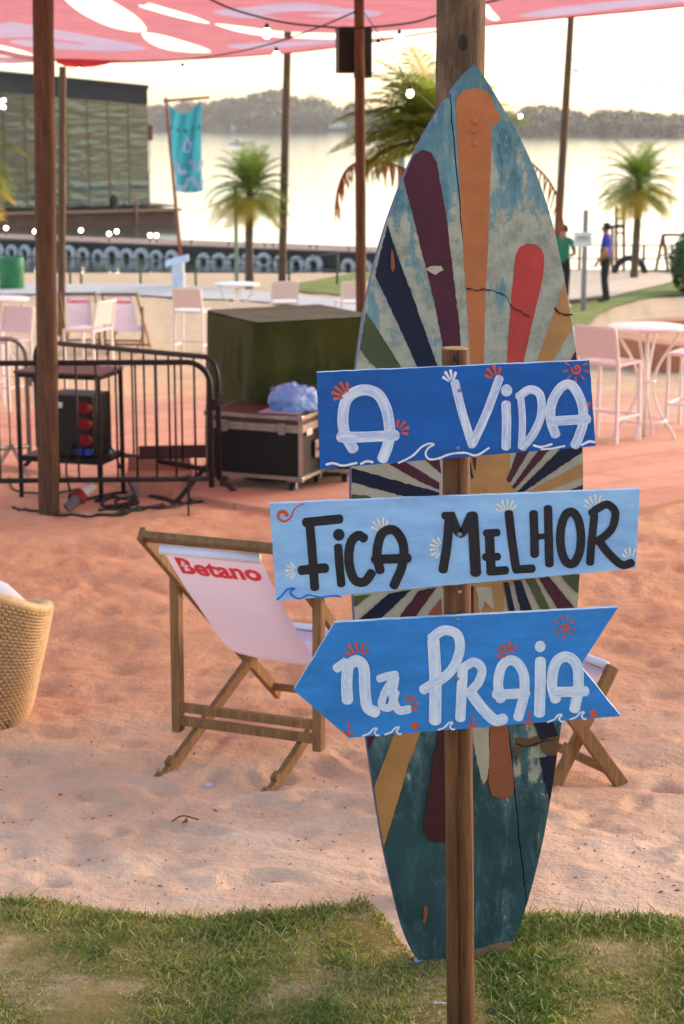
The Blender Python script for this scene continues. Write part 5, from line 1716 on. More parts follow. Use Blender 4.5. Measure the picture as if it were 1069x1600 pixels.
tag(MB().tube([q + Vector((-.019, .004, 0)), q + Vector((.016, -.001, 0)), q + Vector((.024, -.002, 0))], [.0065, .0065, .005], 12).build('lighter', plain('white_lighter', C(226, 226, 232), .4)), 'small white tube shaped lighter lying beside the foot of the signpost', 'lighter')
q = on_sand(768, 1592, .010)
tag(MB().lathe([(.001, .012), (.012, .012), (.016, .006), (.0165, -.008)], q, 20).build('bottle_cap', M['black']), 'black screw cap lying in the soil right of the signpost', 'bottle cap')
def scrap(px, py, s_, label, c=(222, 224, 230)):
    q = on_sand(px, py, .012)
    mb = MB()
    for k in range(5):
        a = k * 1.26 + .3
        d = Vector((math.cos(a), math.sin(a) * .7, .55 + .3 * math.sin(k * 2.1))) * s_
        n = Vector((-math.sin(a), math.cos(a), .2)) * s_ * .38
        mb.add([q, q + d * .5 + n, q + d, q + d * .5 - n], [(0, 1, 2, 3)])
    tag(mb.build('paper_scrap', plain('scrap_%d' % px, C(*c), .7)), label, 'litter')
scrap(799, 1508, .016, 'torn white paper scrap in the grass right of the board foot')
scrap(650, 1512, .016, 'bluish crumpled scrap at the left corner of the board foot', (150, 160, 190))
scrap(330, 1472, .008, 'tiny pale scrap in the dry grass on the left', (190, 196, 200))
scrap(817, 1566, .008, 'tiny white scrap in the grass right of the signpost')
# ================================================================== SHORE FENCE
M['fence'] = plain('dark_green_fence', C(58, 66, 56), .6, .15, 10)
M['rust'] = plain('brown_painted_steel', C(132, 84, 56), .6, .2, 10)
def fence(label, pxs, base_y, top_y, mat, rails=2, r=.03, group=None):
    pts = []
    for x, by in zip(pxs, base_y):
        g_ = G(x, by); pts.append(g_)
    t = thing('railing', label, 'railing', pts[0], group)
    s_ = [(at(x, ty, p.y).z - p.z) for x, ty, p in zip(pxs, top_y, pts)]
    for p, h in zip(pts, s_):
        MB().tube([p - Vector((0, 0, .2)), p + Vector((0, 0, h))], r, 8).build('post', mat, t, True)
    for k in range(rails):
        f = (1.0, .52, .1)[k]
        MB().tube([p + Vector((0, 0, h * f - .02)) for p, h in zip(pts, s_)], r * .55, 6).build('rail', mat, t, True)
    return t
fence('dark railing on the left shore between the sand and the water', [-120, -40, 36, 110, 127, 220, 306, 385, 452, 527], [441, 441, 442, 442, 442, 444, 444, 446, 448, 446], [400, 400, 400, 402, 402, 404, 404, 404, 405, 394], M['fence'])
fence('brown railing along the right shore behind the play equipment', [800, 862, 905, 1005, 1080, 1160], [425.5, 425.5, 425.5, 425.5, 425.5, 425.5], [381, 381, 382, 382, 383, 383], M['rust'], 3, .04)
# ================================================================== FLOATING PIER WITH TYRES AND GLOBES
pa = Vector((at(-80, 380, 76).x, 76, WZ)); pbb = Vector((at(640, 415, 66).x, 66, WZ))
pd = (pbb - pa); PL = pd.length; pd.normalize(); pn = Vector((-pd.y, pd.x, 0))
if pn.y < 0: pn = -pn
pr = thing('pier', 'long low floating pier of dark planks crossing the bay', 'pier', pa)
DZ = WZ + .62
M['deck'] = plain('worn_deck_planks', C(150, 128, 116), .85, .2, 2, .003, 20)
M['float'] = plain('dark_pier_side', C(50, 46, 44), .8, .25, 3)
MB().box(pa + pd * PL / 2 + pn * 1.2 + Vector((0, 0, .30)), (PL, 2.3, .56), Matrix((pd, pn, Vector((0, 0, 1)))).transposed()).build('float_body', M['float'], pr)
first = None
npl = 190
for i in range(npl):
    s = PL * (i + .5) / npl
    if first is None:
        first = MB().box(pa + pd * s + pn * 1.2 + Vector((0, 0, .62)), (PL / npl - .03, 2.5, .06), Matrix((pd, pn, Vector((0, 0, 1)))).transposed()).build('plank', M['deck'], pr); s00 = s
    else:
        o = first.copy(); COL.objects.link(o); o.parent = pr; o.location = pd * (s - s00)
M['tyre'] = plain('white_painted_tyre', C(196, 194, 190), .8, .2, 6)
def screen_x(p):
    q = p - CAMP
    return CX + FPX * q.x / (q.y * _cp - q.z * _sp)
def where(x, marks):
    for a, b, txt in marks:
        if a <= x < b: return txt
    return marks[-1][2]
MARKS = [(-999, 20, '%s at the left edge above the drum'), (20, 55, '%s between the green drum and thick pole'), (55, 112, '%s behind the two left poles'),
         (112, 200, '%s right of the two left poles'), (200, 245, '%s below the right end of the house'), (245, 268, '%s just left of the white pedestal'),
         (268, 300, '%s behind the pedestal and banner mast'), (300, 352, '%s between banner mast and green post'), (352, 378, '%s right behind the pale green post'),
         (378, 404, '%s behind the small left palm trunk'), (404, 432, '%s between left palm and crooked pole'), (432, 450, '%s right behind the crooked pole'),
         (450, 500, '%s just right of the crooked pole'), (500, 556, '%s between crooked pole and speaker pole'), (556, 999, '%s behind the speaker pole or surfboard')]
def tyre_label(c): return where(screen_x(c), MARKS) % 'white tyre on the pier side,'
ty0 = None
k = 0
s = .6
while s < PL:
    if not (k % 9 == 7):
        c = pa + pd * s - pn * .16 + Vector((0, 0, .10))
        if ty0 is None:
            Mt = Matrix((pd, Vector((0, 0, 1)), pn)).transposed()
            ty0 = thing('tyre', tyre_label(c), 'tyre', c, 'white tyres along the pier')
            MB().torus(c, .235, .105, Mt, 20, 10).build('tyre_body', M['tyre'], ty0, True)
            MB().lathe([(.12, -.02), (.135, .02)], (0, 0, 0), 4)
        else:
            o = copy_tree(ty0); o['label'] = tyre_label(c); o.location = c + Vector((0, 0, rnd.uniform(-.07, .06))); o.rotation_euler = (rnd.uniform(-.12, .12), rnd.uniform(0, 6), rnd.uniform(-.1, .1)) if False else (0, 0, rnd.uniform(-.22, .22)); q_ = rnd.uniform(.88, 1.12); o.scale = (q_, q_, q_)
    s += .70 + rnd.uniform(-.05, .05)
    k += 1
M['globe'] = glow('lit_globe', (1.0, .80, .52, 1), 6.0)
def globe_label(c):
    row = 'far edge' if c.y > 67.6 + 8.5 * (700 - screen_x(c)) / 780 + 1.0 else 'near edge'
    return where(screen_x(c), MARKS) % ('globe lamp on the pier %s,' % row)
gl0 = None
for gx, gy in [(10, 364), (55, 373), (127, 372), (171, 381), (183, 377), (235, 388), (245, 382), (299, 386), (299, 393), (358, 396), (414, 396), (427, 402), (485, 399), (495, 407), (545, 402), (-30, 370)]:
    u = (gx + 80) / 720.0
    Y = 76 - 10 * u + (1.9 if gy < 366 + 33 * u else .1)
    c = at(gx, gy + 2, Y)
    b = Vector((c.x, c.y, DZ + .03))
    if gl0 is None:
        gl0 = thing('globe_lamp', globe_label(c), 'lamp', b, 'globe lamps on the pier')
        MB().tube([b, b + Vector((0, 0, .22))], .03, 8).build('stem', M['black'], gl0)
        MB().ball(b + Vector((0, 0, .30)), .08, 2).build('globe', M['globe'], gl0, True)
    else:
        o = copy_tree(gl0); o.location = b; o['label'] = globe_label(c)
# ================================================================== FLOATING MIRROR CLAD BUILDING
BY = 97.0
br = at(235, 330, BY); bl = at(-160, 330, BY - 6)
base_z = WZ + .25
bd = Vector((br.x - bl.x, br.y - bl.y, 0)); BL = bd.length; bd.normalize(); bnrm = Vector((-bd.y, bd.x, 0))
if bnrm.y < 0: bnrm = -bnrm
htop = at(235, 139, BY).z
def ht(s): return htop + (BL - s) * .081      # the flat roof rises to the left
hb = thing('floating_house', 'mirror clad floating house on the water at the left', 'building', Vector((bl.x, bl.y, base_z)))
B = lambda s, w, z: Vector((bl.x, bl.y, 0)) + bd * s + bnrm * w + Vector((0, 0, z))
Mb = Matrix((bd, bnrm, Vector((0, 0, 1)))).transposed()
wall_z0 = at(200, 324, BY).z
M['hull'] = plain('brown_hull', C(112, 78, 60), .8, .2, 1.5, .004, 10)
M['dark_wall'] = plain('dark_cladding', C(44, 44, 42), .7, .2, 2)
MB().box(B(BL / 2 + .6, 4.4, (WZ - .3 + wall_z0) / 2 - .05), (BL + 1.6, 9.6, wall_z0 - WZ + .2), Mb).build('hull', M['hull'], hb)
MB().box(B(BL / 2 + .6, -.55, wall_z0 - .12), (BL + 1.8, .35, .14), Mb).build('hull_rail', plain('tan_rail', C(168, 126, 96), .8), hb)
MB().prism([B(.05, .15, wall_z0), B(BL - .05, .15, wall_z0), B(BL - .05, .15, htop), B(.05, .15, ht(0))], bnrm * 8).build('wall', M['dark_wall'], hb)
MB().prism([B(-.06, -.05, ht(0)), B(BL + .06, -.05, htop), B(BL + .06, -.05, htop + .2), B(-.06, -.05, ht(0) + .2)], bnrm * 8.4).build('roof', M['dark_wall'], hb)
def mirror():
    t = NT('wavy_mirror_panel')
    t.base(C(112, 118, 110)); t.p(Metallic=1.0, Roughness=.12)
    return t.m
M['mirror'] = mirror()
npan = 12
pw_ = BL / npan
for i in range(npan):
    vs, fs = [], []
    nu, nv = 14, 170
    sd = i * 3.7
    for j in range(nv + 1):
        for k in range(nu + 1):
            u = k / nu
            s = pw_ * i + .02 + (pw_ - .04) * u
            z = wall_z0 + .12 + (ht(s) - wall_z0 - .95) * j / nv
            wav = .0018 * math.sin(z * 14 + 5.0 * noise.noise(Vector((s * .5, z * .8, 2)))) + .020 * noise.noise(Vector((s * .75, z * 3.0, 3))) + .009 * noise.noise(Vector((s * 1.3 + sd, z * 8, 8)))
            wav *= (.25 + .75 * (1 - j / nv)) ; wav *= min(1, 6 * u) * min(1, 6 * (1 - u)) * .8 + .2
            vs.append(B(s, .10 - .05 - wav, z))
    for j in range(nv):
        for k in range(nu):
            a = j * (nu + 1) + k
            fs.append((a, a + 1, a + nu + 2, a + nu + 1))
    MB().add(vs, fs).build('mirror_panel', M['mirror'], hb, True)
MB().prism([B(0, .04, ht(0) - .9), B(BL, .04, htop - .8), B(BL, .04, htop + .002), B(0, .04, ht(0) + .002)], bnrm * .1).build('parapet_reflection_band', M['dark_wall'], hb)  # parapet strip, widened to stand in for the dark upper reflection
lamps = MB()
for py_, dy in ((156, 4), (168, -4)): lamps.bar(at(-6, py_ + dy, BY - 4.6), at(8, py_, BY - 4.6), .16, .16)
lamps.build('lit_sign_strip', glow('cool_lit_strip', (.86, 1.0, .84, 1), 3.0), hb)
MB().lathe([(.16, 0), (.18, .5), (.10, .62), (.05, .75)], at(180, 327, BY - 1.0), 10).build('bollard', M['dark_wall'], hb)
# service stair and deck at the right end
MB().box(B(BL + .32, 2.0, at(245, 208, BY).z), (.72, 1.6, at(245, 196, BY).z - at(245, 220, BY).z), Mb).build('porch_box', plain('brown_porch', C(124, 78, 46), .8), hb)
z0_, z1_ = at(245, 270, BY).z, at(245, 221, BY).z
for k in range(5):
    MB().bar(B(BL + .10 + k * .12, 1.4, z0_), B(BL + .10 + k * .12, 1.4, z1_), .035, .035).build('slat', M['rust'], hb)
MB().bar(B(BL + .02, 1.4, (z0_ + z1_) / 2 + .2), B(BL + .66, 1.4, (z0_ + z1_) / 2 + .2), .03, .03).build('slat_rail', M['rust'], hb)
MB().box(B(BL + .30, 2.2, (wall_z0 + z0_) / 2), (.60, 1.2, z0_ - wall_z0), Mb).build('porch_wall', M['dark_wall'], hb)
MB().box(B(BL + .7, 2.0, wall_z0 + .03), (1.9, 3.0, .08), Mb).build('side_deck', M['hull'], hb)
MB().tube([at(213, 350, BY - 1.2), at(213, 316, BY - 1.2)], .09, 8).build('mooring_post', M['rust'], hb)
# ================================================================== BANNER ON ITS POLE
by_ = 46.0
t = thing('banner_pole', 'thin reddish leaning pole with a cross arm holding the turquoise banner', 'pole', G(287, 441))
gb = G(287, 441)
ptop_ = at(259, 152, gb.y)
MB().tube([gb - Vector((0, 0, .2)), ptop_], [.05, .04], 8).build('mast', plain('reddish_wood', C(150, 92, 72), .8), t, True)
MB().tube([at(255, 158, gb.y), at(328, 152, gb.y)], .035, 8).build('cross_arm', bpy.data.materials['reddish_wood'], t, True)
M['teal'] = cloth('turquoise_banner_cloth', C(72, 164, 176), .3)
M['bprint'] = cloth('pale_banner_print', C(196, 204, 226), .25)
M['bdark'] = plain('dark_banner_letters', C(20, 62, 70), .8)
def bann(px, py, off=0.0):
    # folds of the hanging cloth, in depth
    Y = gb.y - .12 - .10 * math.sin(px * .16) * min(1, max(0, (py - 150) / 100)) - .05 * math.sin(px * .33 + py * .05) - off
    return at(px, py, Y)
mb = MB()
NU, NV = 24, 46
for j in range(NV + 1):
    v = j / NV
    for i in range(NU + 1):
        u = i / NU
        xl = 262.5 + 12.0 * v + 1.5 * math.sin(v * 9); xr = 315 - 0.5 * v + 6 * max(0, v - .75) * 2
        px = xl + (xr - xl) * u
        top = 160 + 22 * math.sin(math.pi * min(1, u * 1.02)) * (1 - .25 * u) - 3 * u
        bot = 298 + 3 * math.sin(u * math.pi)
        mb.v.append(bann(px, top + (bot - top) * v))
for j in range(NV):
    for i in range(NU):
        a = j * (NU + 1) + i
        mb.f.append([a, a + 1, a + NU + 2, a + NU + 1]); mb.mi.append(0)
bann_t = thing('banner', 'hanging turquoise cloth banner with pale waves and dark letters', 'banner', at(288, 300, gb.y))
mb.build('banner_cloth', M['teal'], bann_t, True, fixn=False)
def ribbon_px(pts, w, name, mat, off):
    mb = MB(); cl = catmull([(a, b, 0) for a, b in pts], 6); n = len(cl)
    A_, B2 = [], []
    for i, p in enumerate(cl):
        d = (cl[min(i + 1, n - 1)] - cl[max(0, i - 1)]).normalized(); nn = Vector((-d.y, d.x, 0)) * w / 2
        A_.append(bann((p + nn).x, (p + nn).y, off)); B2.append(bann((p - nn).x, (p - nn).y, off))
    mb.add(A_ + B2, [(i, i + 1, n + i + 1, n + i) for i in range(n - 1)])
    mb.build(name, mat, bann_t, fixn=False)
ribbon_px([(273, 252), (278, 260), (281, 268), (287, 269), (291, 266)], 7, 'printed_wave', M['bprint'], .03)
ribbon_px([(296, 252), (301, 255), (304, 262), (308, 265), (313, 262), (315, 250)], 7, 'printed_wave', M['bprint'], .03)
ribbon_px([(277, 290), (284, 294), (290, 292), (294, 282), (299, 279), (305, 283), (309, 291), (314, 290), (317, 280)], 7, 'printed_wave', M['bprint'], .03)
mb = MB(); mb.add([bann(x, y, .03) for x, y in [(290, 216), (292, 213.5), (295, 216), (295, 220), (300, 222), (301, 227), (298, 230), (297, 237), (292, 239), (288, 237), (284, 234), (287, 228), (286, 223), (290, 220)]], [tuple(range(14))])
mb.build('printed_figure', M['bprint'], bann_t, fixn=False)
mb = MB()
for ch, lx, ly in zip('PRAIA', (268, 278.5, 290, 301, 311), (203.5, 206.5, 207.5, 205.5, 202)):
    tv, tf = text_mesh(ch, 9.0, .25)
    mb.add([bann(lx + v.x * .85, ly - v.y * 1.1, .03) for v in tv], tf)
mb.build('printed_lettering', M['bdark'], bann_t, fixn=False)
# ================================================================== SMALL SHORE ITEMS
g = G(19, 452)
t = thing('barrel', 'green steel drum standing on the pavement at the left edge', 'barrel', g)
M['drum'] = plain('green_drum_paint', C(36, 120, 66), .55, .2, 4)
hB = at(22, 402, g.y).z - g.z
rr = (at(42, 420, g.y).x - at(3, 420, g.y).x) / 2
MB().lathe([(rr * .97, 0), (rr, .02), (rr, hB * .33), (rr * 1.04, hB * .345), (rr, hB * .36), (rr, hB * .65), (rr * 1.04, hB * .665), (rr, hB * .68), (rr, hB * .98), (rr * .97, hB), (rr * .9, hB - .03)], g, 24).build('drum_body', M['drum'], t, 40)
g = G(279, 449)
t = thing('lectern', 'white sloping-top pedestal standing on the pavement', 'pedestal', g)
sc_ = FPX / (g.y * 1.0)
MB().box(g + Vector((0, 0, .30)), (.30, .26, .60), None, 0, .01).build('column', plain('white_painted_board', C(226, 230, 236), .6), t)
MB().box(g + Vector((-.02, 0, .66)), (.60, .42, .05), Matrix.Rotation(math.radians(-14), 3, 'Y') @ Matrix.Rotation(math.radians(16), 3, 'X'), 0, .008).build('sloping_top', bpy.data.materials['white_painted_board'], t)
g = G(370, 447)
t = thing('shower_post', 'pale green square post standing in front of the small left palm', 'post', g)
M['pgreen'] = plain('pale_green_post', C(140, 160, 136), .7, .15, 4)
hh = at(370, 292, g.y).z - g.z
MB().box(g + Vector((0, 0, hh / 2)), (.09, .09, hh), None, 0, .006).build('post', M['pgreen'], t)
MB().box(g + Vector((.02, 0, hh)), (.20, .12, .10), None, 0, .01).build('head', M['pgreen'], t)
# green lamp frame behind the big palm
pg = at(626, 420, 41)
t = thing('shower_post', 'pale green post with a short arm beside the big palm', 'post', Vector((pg.x, 41, ground(0, 41))))
zt = at(626, 238, 41).z
MB().box(Vector((pg.x, 41, (zt + ground(0, 41)) / 2)), (.16, .12, zt - ground(0, 41)), None, 0, .01).build('post', M['pgreen'], t)
MB().box(Vector((pg.x + .25, 41, zt)), (.62, .10, .10), None, 0, .01).build('arm', M['pgreen'], t)
# sign on the grey post at the right
g = G(911, 488)
t = thing('notice_post', 'grey square post with a small white notice, between the two standing people', 'sign', g)
hh = at(911, 328, g.y).z - g.z
MB().box(g + Vector((0, 0, hh / 2)), (.095, .095, hh), None, 0, .008).build('post', M['grey_metal'], t)
p_ = at(911, 374, g.y - .08)
nb = MB().box(p_, (.37, .02, .29), None, 0, .004).build('notice_board', M['white_metal'], t)
mb = MB()
for dz, w_, h_ in ((.055, .22, .022), (.02, .26, .03), (-.03, .27, .016)):
    mb.box(p_ + Vector((0, -.012, dz)), (w_, .003, h_))
mb.build('printed_lines', plain('grey_print', C(150, 152, 156), .7), nb)
# ================================================================== BOATS
def boat(label, px, py, Y, s, heading):
    c = at(px, py, Y); c.z = WZ
    t = thing('motorboat', label, 'boat', c)
    R_ = Matrix.Rotation(heading, 3, 'Z')
    st = []
    for i in range(9):
        u = i / 8
        w = .95 * (1 - max(0, u - .45) ** 2 * 3.1) * (.9 + .1 * min(1, u * 4))
        st.append((u * 6 - 3, max(.02, w), .0 + .25 * u * u))
    mb = MB(); n = 5
    for x, w, sh in st:
        for y, z in ((-w, .75 + sh), (-w * .85, .1 + sh * .6), (0, -.1 + sh * .8), (w * .85, .1 + sh * .6), (w, .75 + sh)):
            mb.v.append(c + R_ @ (Vector((x, y, z)) * s))
    for i in range(8):
        for k in range(4): mb.f.append([i * 5 + k, i * 5 + k + 1, (i + 1) * 5 + k + 1, (i + 1) * 5 + k]); mb.mi.append(0)
    for i in range(8): mb.f.append([i * 5, (i + 1) * 5, (i + 1) * 5 + 4, i * 5 + 4]); mb.mi.append(0)
    mb.f.append([0, 1, 2, 3, 4]); mb.mi.append(0)
    mb.build('hull', M['white_metal'], t)
    MB().box(c + R_ @ (Vector((.1, 0, 1.15)) * s), (1.3 * s, 1.2 * s, .7 * s), R_, 0, .12 * s).build('windscreen', plain('boat_glass_%d' % px, C(70, 84, 96), .2), t)
    MB().box(c + R_ @ (Vector((-1.0, 0, 2.0)) * s), (2.0 * s, 1.5 * s, .08 * s), R_, 0, .02 * s).build('sun_top', M['white_metal'], t)
    for yy in (-.6, .6):
        MB().bar(c + R_ @ (Vector((-1.6, yy, .8)) * s), c + R_ @ (Vector((-1.5, yy, 2.0)) * s), .05 * s, .05 * s).build('top_post', M['grey_metal'], t)
boat('white motorboat crossing the lake beyond the turquoise banner', 371, 224, 430, .70, math.radians(180))
boat('tiny white motorboat left of the leaning right pole', 690, 228, 400, .38, math.radians(175))
boat('tiny white boat near the far right shore', 795, 213, 640, .7, 0.2)
# ================================================================== PALMS
def leafmat(name, c, tr=.45):
    t = NT(name)
    v = t.coords()
    f = t.noise(v, 1.5, 3)
    cc = t.ramp(f, [(.3, tuple(x * .7 for x in c[:3]) + (1,)), (.7, tuple(min(1, x * 1.3) for x in c[:3]) + (1,))])
    t.base(cc); t.p(Roughness=.5, Specular_IOR_Level=.35)
    s_ = t.n("ShaderNodeBsdfTranslucent"); t.l(cc, s_.inputs[0])
    mx = t.n("ShaderNodeMixShader"); mx.inputs[0].default_value = tr
    t.l(t.b.outputs[0], mx.inputs[1]); t.l(s_.outputs[0], mx.inputs[2]); t.l(mx.outputs[0], t.out.inputs[0])
    return t.m
M['leaf_g'] = leafmat('palm_leaf_green', C(120, 140, 44), .55)
M['leaf_y'] = leafmat('palm_leaf_yellow_green', C(190, 168, 62), .55)
M['leaf_b'] = leafmat('palm_leaf_dry_brown', C(140, 88, 54), .4)
M['trunk'] = wood('palm_trunk', C(70, 52, 40), C(122, 98, 78), 'Z', scale=.6, bump=.01)
def frond(origin, az, el, L, droop, wl, mat, parent, nl=26, seed=0, vee=.5, curl=1.6, lw=.03):
    """feather leaf: rachis bending down with leaflets along both sides"""
    R = random.Random(seed)
    d = Vector((math.cos(az) * math.cos(el), math.sin(az) * math.cos(el), math.sin(el)))
    side0 = Vector((-math.sin(az), math.cos(az), 0))
    pts = [Vector(origin)]
    n = 14
    p = Vector(origin)
    for i in range(n):
        t = (i + 1) / n
        e = el - droop * t ** curl
        d = Vector((math.cos(az) * math.cos(e), math.sin(az) * math.cos(e), math.sin(e)))
        p = p + d * (L / n)
        pts.append(p.copy())
    mb = MB()
    mb.tube(pts, [max(.003, .018 * L / 2 * (1 - i / (n + 1))) for i in range(n + 1)], 5)
    for k in range(nl):
        t = .12 + .88 * (k + .5) / nl
        i = min(n - 1, int(t * n)); f = t * n - i
        b = pts[i].lerp(pts[i + 1], f)
        dd = (pts[i + 1] - pts[i]).normalized()
        up = side0.cross(dd); up.normalize()
        if up.z < 0: up = -up
        ll = wl * (math.sin(math.pi * min(1, t * .86 + .10)) ** .6) * R.uniform(.85, 1.1)
        for sg in (-1, 1):
            ang = R.uniform(-.12, .12)
            q = (side0 * sg * math.cos(vee + ang) + up * math.sin(vee + ang) * .55 + dd * .75).normalized()
            tip = b + q * ll - Vector((0, 0, .38 * ll * ll / max(wl, .01)))
            mid = b + q * ll * .5 - Vector((0, 0, .07 * ll))
            w = dd * (lw * (1 - .4 * t))
            o = len(mb.v)
            mb.add([b - w * .4, b + w * .4, mid + w * .6, tip, mid - w * .4], [(0, 1, 2, 4), (4, 2, 3)])
    return mb.build('frond', mat, parent)
def palm(label, base, crown, L, nf, wl, r0=.13, r1=.10, seed=1, shape=None, dk=1.0, nl=26, dense=None, lw=.03):
    t = thing('palm_tree', label, 'palm tree', base)
    R = random.Random(seed)
    path = catmull([base - Vector((0, 0, .3)), base.lerp(crown, .5) + Vector((R.uniform(-.05, .05), 0, 0)), crown], 10)
    n = len(path)
    MB().tube(path, [r0 * 1.25 if i == 0 else r0 + (r1 - r0) * i / n + .012 * (i % 2) for i in range(n)], 12, jit=.08).build('trunk', M['trunk'], t, True)
    for i in range(nf):
        k = (i + .5) / nf
        az = i * 2.399963 + R.uniform(-.2, .2)
        el = math.radians(86 - 118 * k ** dk) + R.uniform(-.08, .08)
        droop = .75 + .85 * (1 - abs(2 * k - 1)) + R.uniform(-.1, .15)
        if el < 0: droop = .55
        m = M['leaf_g'] if k < .55 else (M['leaf_y'] if R.random() < .65 else M['leaf_g'])
        frond(crown + Vector((0, 0, -.25 * k)), az, el, L * R.uniform(.85, 1.08) * (1 - .12 * k), droop, wl, m, t, nl, seed * 100 + i, lw=lw)
    return t
g = G(391, 449)
palm('small feathery palm on the left shore behind the pale green post', g, at(391, 296, g.y), 1.28, 56, .42, .10, .085, 3, nl=34)
g = G(990, 437)
palm('small feathery palm on the right beside the play equipment', g, at(999, 285, g.y), 1.30, 56, .42, .105, .085, 5, dk=.80, nl=34)
# big palm partly hidden by the surfboard
bY = 22.0
cb = at(690, 222, bY)
bpm = thing('palm_tree', 'large palm with broad green fronds behind the upper part of the surfboard', 'palm tree', Vector((cb.x, bY, ground(0, bY))))
MB().tube(catmull([Vector((cb.x + .1, bY, ground(0, bY) - .3)), Vector((cb.x + .04, bY, .8)), cb], 8), [.16] * 17, 12, jit=.08).build('trunk', M['trunk'], bpm, True)
FR = [(178, 40, 1.45, 1.25, 'leaf_g'), (165, 62, 1.45, 1.0, 'leaf_g'), (150, 30, 1.35, 1.1, 'leaf_g'), (120, 75, 1.35, .7, 'leaf_y'), (200, 50, 1.40, 1.3, 'leaf_g'),
      (185, 20, 1.4, 1.0, 'leaf_g'), (215, 30, 1.2, 1.2, 'leaf_g'), (190, 72, 1.3, .9, 'leaf_g'), (90, 60, 1.4, .9, 'leaf_g'), (60, 55, 1.4, 1.0, 'leaf_g'),
      (40, 50, 1.15, 1.1, 'leaf_y'), (330, 40, 1.2, 1.2, 'leaf_g'), (270, 60, 1.1, 1.0, 'leaf_g'), (240, 40, 1.1, 1.0, 'leaf_g'), (160, 5, 1.0, .9, 'leaf_y'), (205, 0, 1.1, .8, 'leaf_g'),
      (130, 50, 1.4, 1.0, 'leaf_g'), (175, 80, 1.4, .5, 'leaf_y'), (170, -10, .9, .7, 'leaf_g'), (350, 10, 1.0, .9, 'leaf_y')]
_r = random.Random(77)
FR += [(_r.uniform(110, 250), _r.uniform(5, 75), _r.uniform(.9, 1.35), _r.uniform(.7, 1.25), 'leaf_g') for _ in range(16)]
for i, (az, el, L, dr, m) in enumerate(FR):
    frond(cb, math.radians(az), math.radians(el), L, dr, .52, M[m], bpm, 30, 700 + i, .4, 1.5, lw=.038)
# drooping dry frond
dp = [at(x, y, bY - .2) for x, y in [(672, 300), (650, 275), (615, 257), (575, 250), (545, 262), (530, 290), (524, 325)]]
mb = MB(); cv = catmull(dp, 6); mb.tube(cv, .014, 6)
for i in range(4, len(cv)):
    for q in range(2):
        b = cv[i].lerp(cv[i - 1], q * .5)
        ll = .40 * (1 - .45 * i / len(cv)) * rnd.uniform(.6, 1.05)
        w = Vector((.011, 0, 0))
        tip = b + Vector((rnd.uniform(-.03, .07), rnd.uniform(-.12, .12), -ll))
        mb.add([b - w, b + w, b.lerp(tip, .6) + w * .8, tip, b.lerp(tip, .6) - w * .8], [(0, 1, 2, 4), (4, 2, 3)])
mb.build('dry_frond', M['leaf_b'], bpm)
dp = [at(x, y, bY + .2) for x, y in [(735, 250), (800, 240), (845, 268), (870, 305), (880, 350)]]
mb = MB(); cv = catmull(dp, 6); mb.tube(cv, .014, 6)
for i in range(4, len(cv)):
    b = cv[i]; ll = .34 * rnd.uniform(.6, 1.05); w = Vector((.012, 0, 0)); tip = b + Vector((rnd.uniform(-.1, .03), rnd.uniform(-.12, .12), -ll))
    mb.add([b - w, b + w, b.lerp(tip, .6) + w * .8, tip, b.lerp(tip, .6) - w * .8], [(0, 1, 2, 4), (4, 2, 3)])
mb.build('dry_frond', M['leaf_b'], bpm)
# palm whose fronds reach in at the left edge
lp = at(-62, 252, 24)
palm('palm at the left edge showing only its frond tips', Vector((lp.x, 24, ground(0, 24))), lp, .95, 26, .40, .12, .1, 9, nl=28)
# ================================================================== BUSH AT THE RIGHT EDGE
def bush(label, base, R_, hgt, seed, cat='bush', name='bush'):
    t = thing(name, label, cat, base)
    rr = random.Random(seed)
    mb = MB()
    for _ in range(2600):
        d = Vector((rr.gauss(0, 1), rr.gauss(0, 1), rr.gauss(0, 1))).normalized()
        lump = 1 + .16 * noise.noise(d * 2.3 + Vector((seed, 0, 0))) + .10 * noise.noise(d * 5 + Vector((0, seed, 0)))
        p = Vector((d.x * R_ * lump, d.y * R_ * lump, hgt / 2 + d.z * hgt / 2 * lump)) * rr.uniform(.86, 1.03)
        if p.z < 0: continue
        n = (d + Vector((rr.uniform(-.6, .6), rr.uniform(-.6, .6), rr.uniform(-.3, .8)))).normalized()
        u = n.orthogonal().normalized(); u.rotate(Matrix.Rotation(rr.uniform(0, 6.28), 3, n)); v = n.cross(u)
        s_ = rr.uniform(.045, .085)
        c = base + p
        mb.add([c - u * s_, c + v * s_ * .6, c + u * s_, c - v * s_ * .6], [(0, 1, 2, 3)])
    mb.build('foliage', leafmat('bush_leaf_%d' % seed, C(62, 92, 42), .25), t)
    MB().ball(base + Vector((0, 0, hgt / 2)), 1, 3, (R_ * .8, R_ * .8, hgt * .42), .12, 2, seed).build('inner_twigs', plain('dark_twigs_%d' % seed, C(44, 56, 32), .9, .4, 6), t)
    MB().tube([base - Vector((0, 0, .2)), base + Vector((0, 0, .3))], .06, 8).build('stem', M['trunk'], t)
gb_ = G(1092, 458)
bush('rounded clipped dark green bush at the right edge', gb_, .74, at(1092, 356, gb_.y).z - gb_.z, 4)
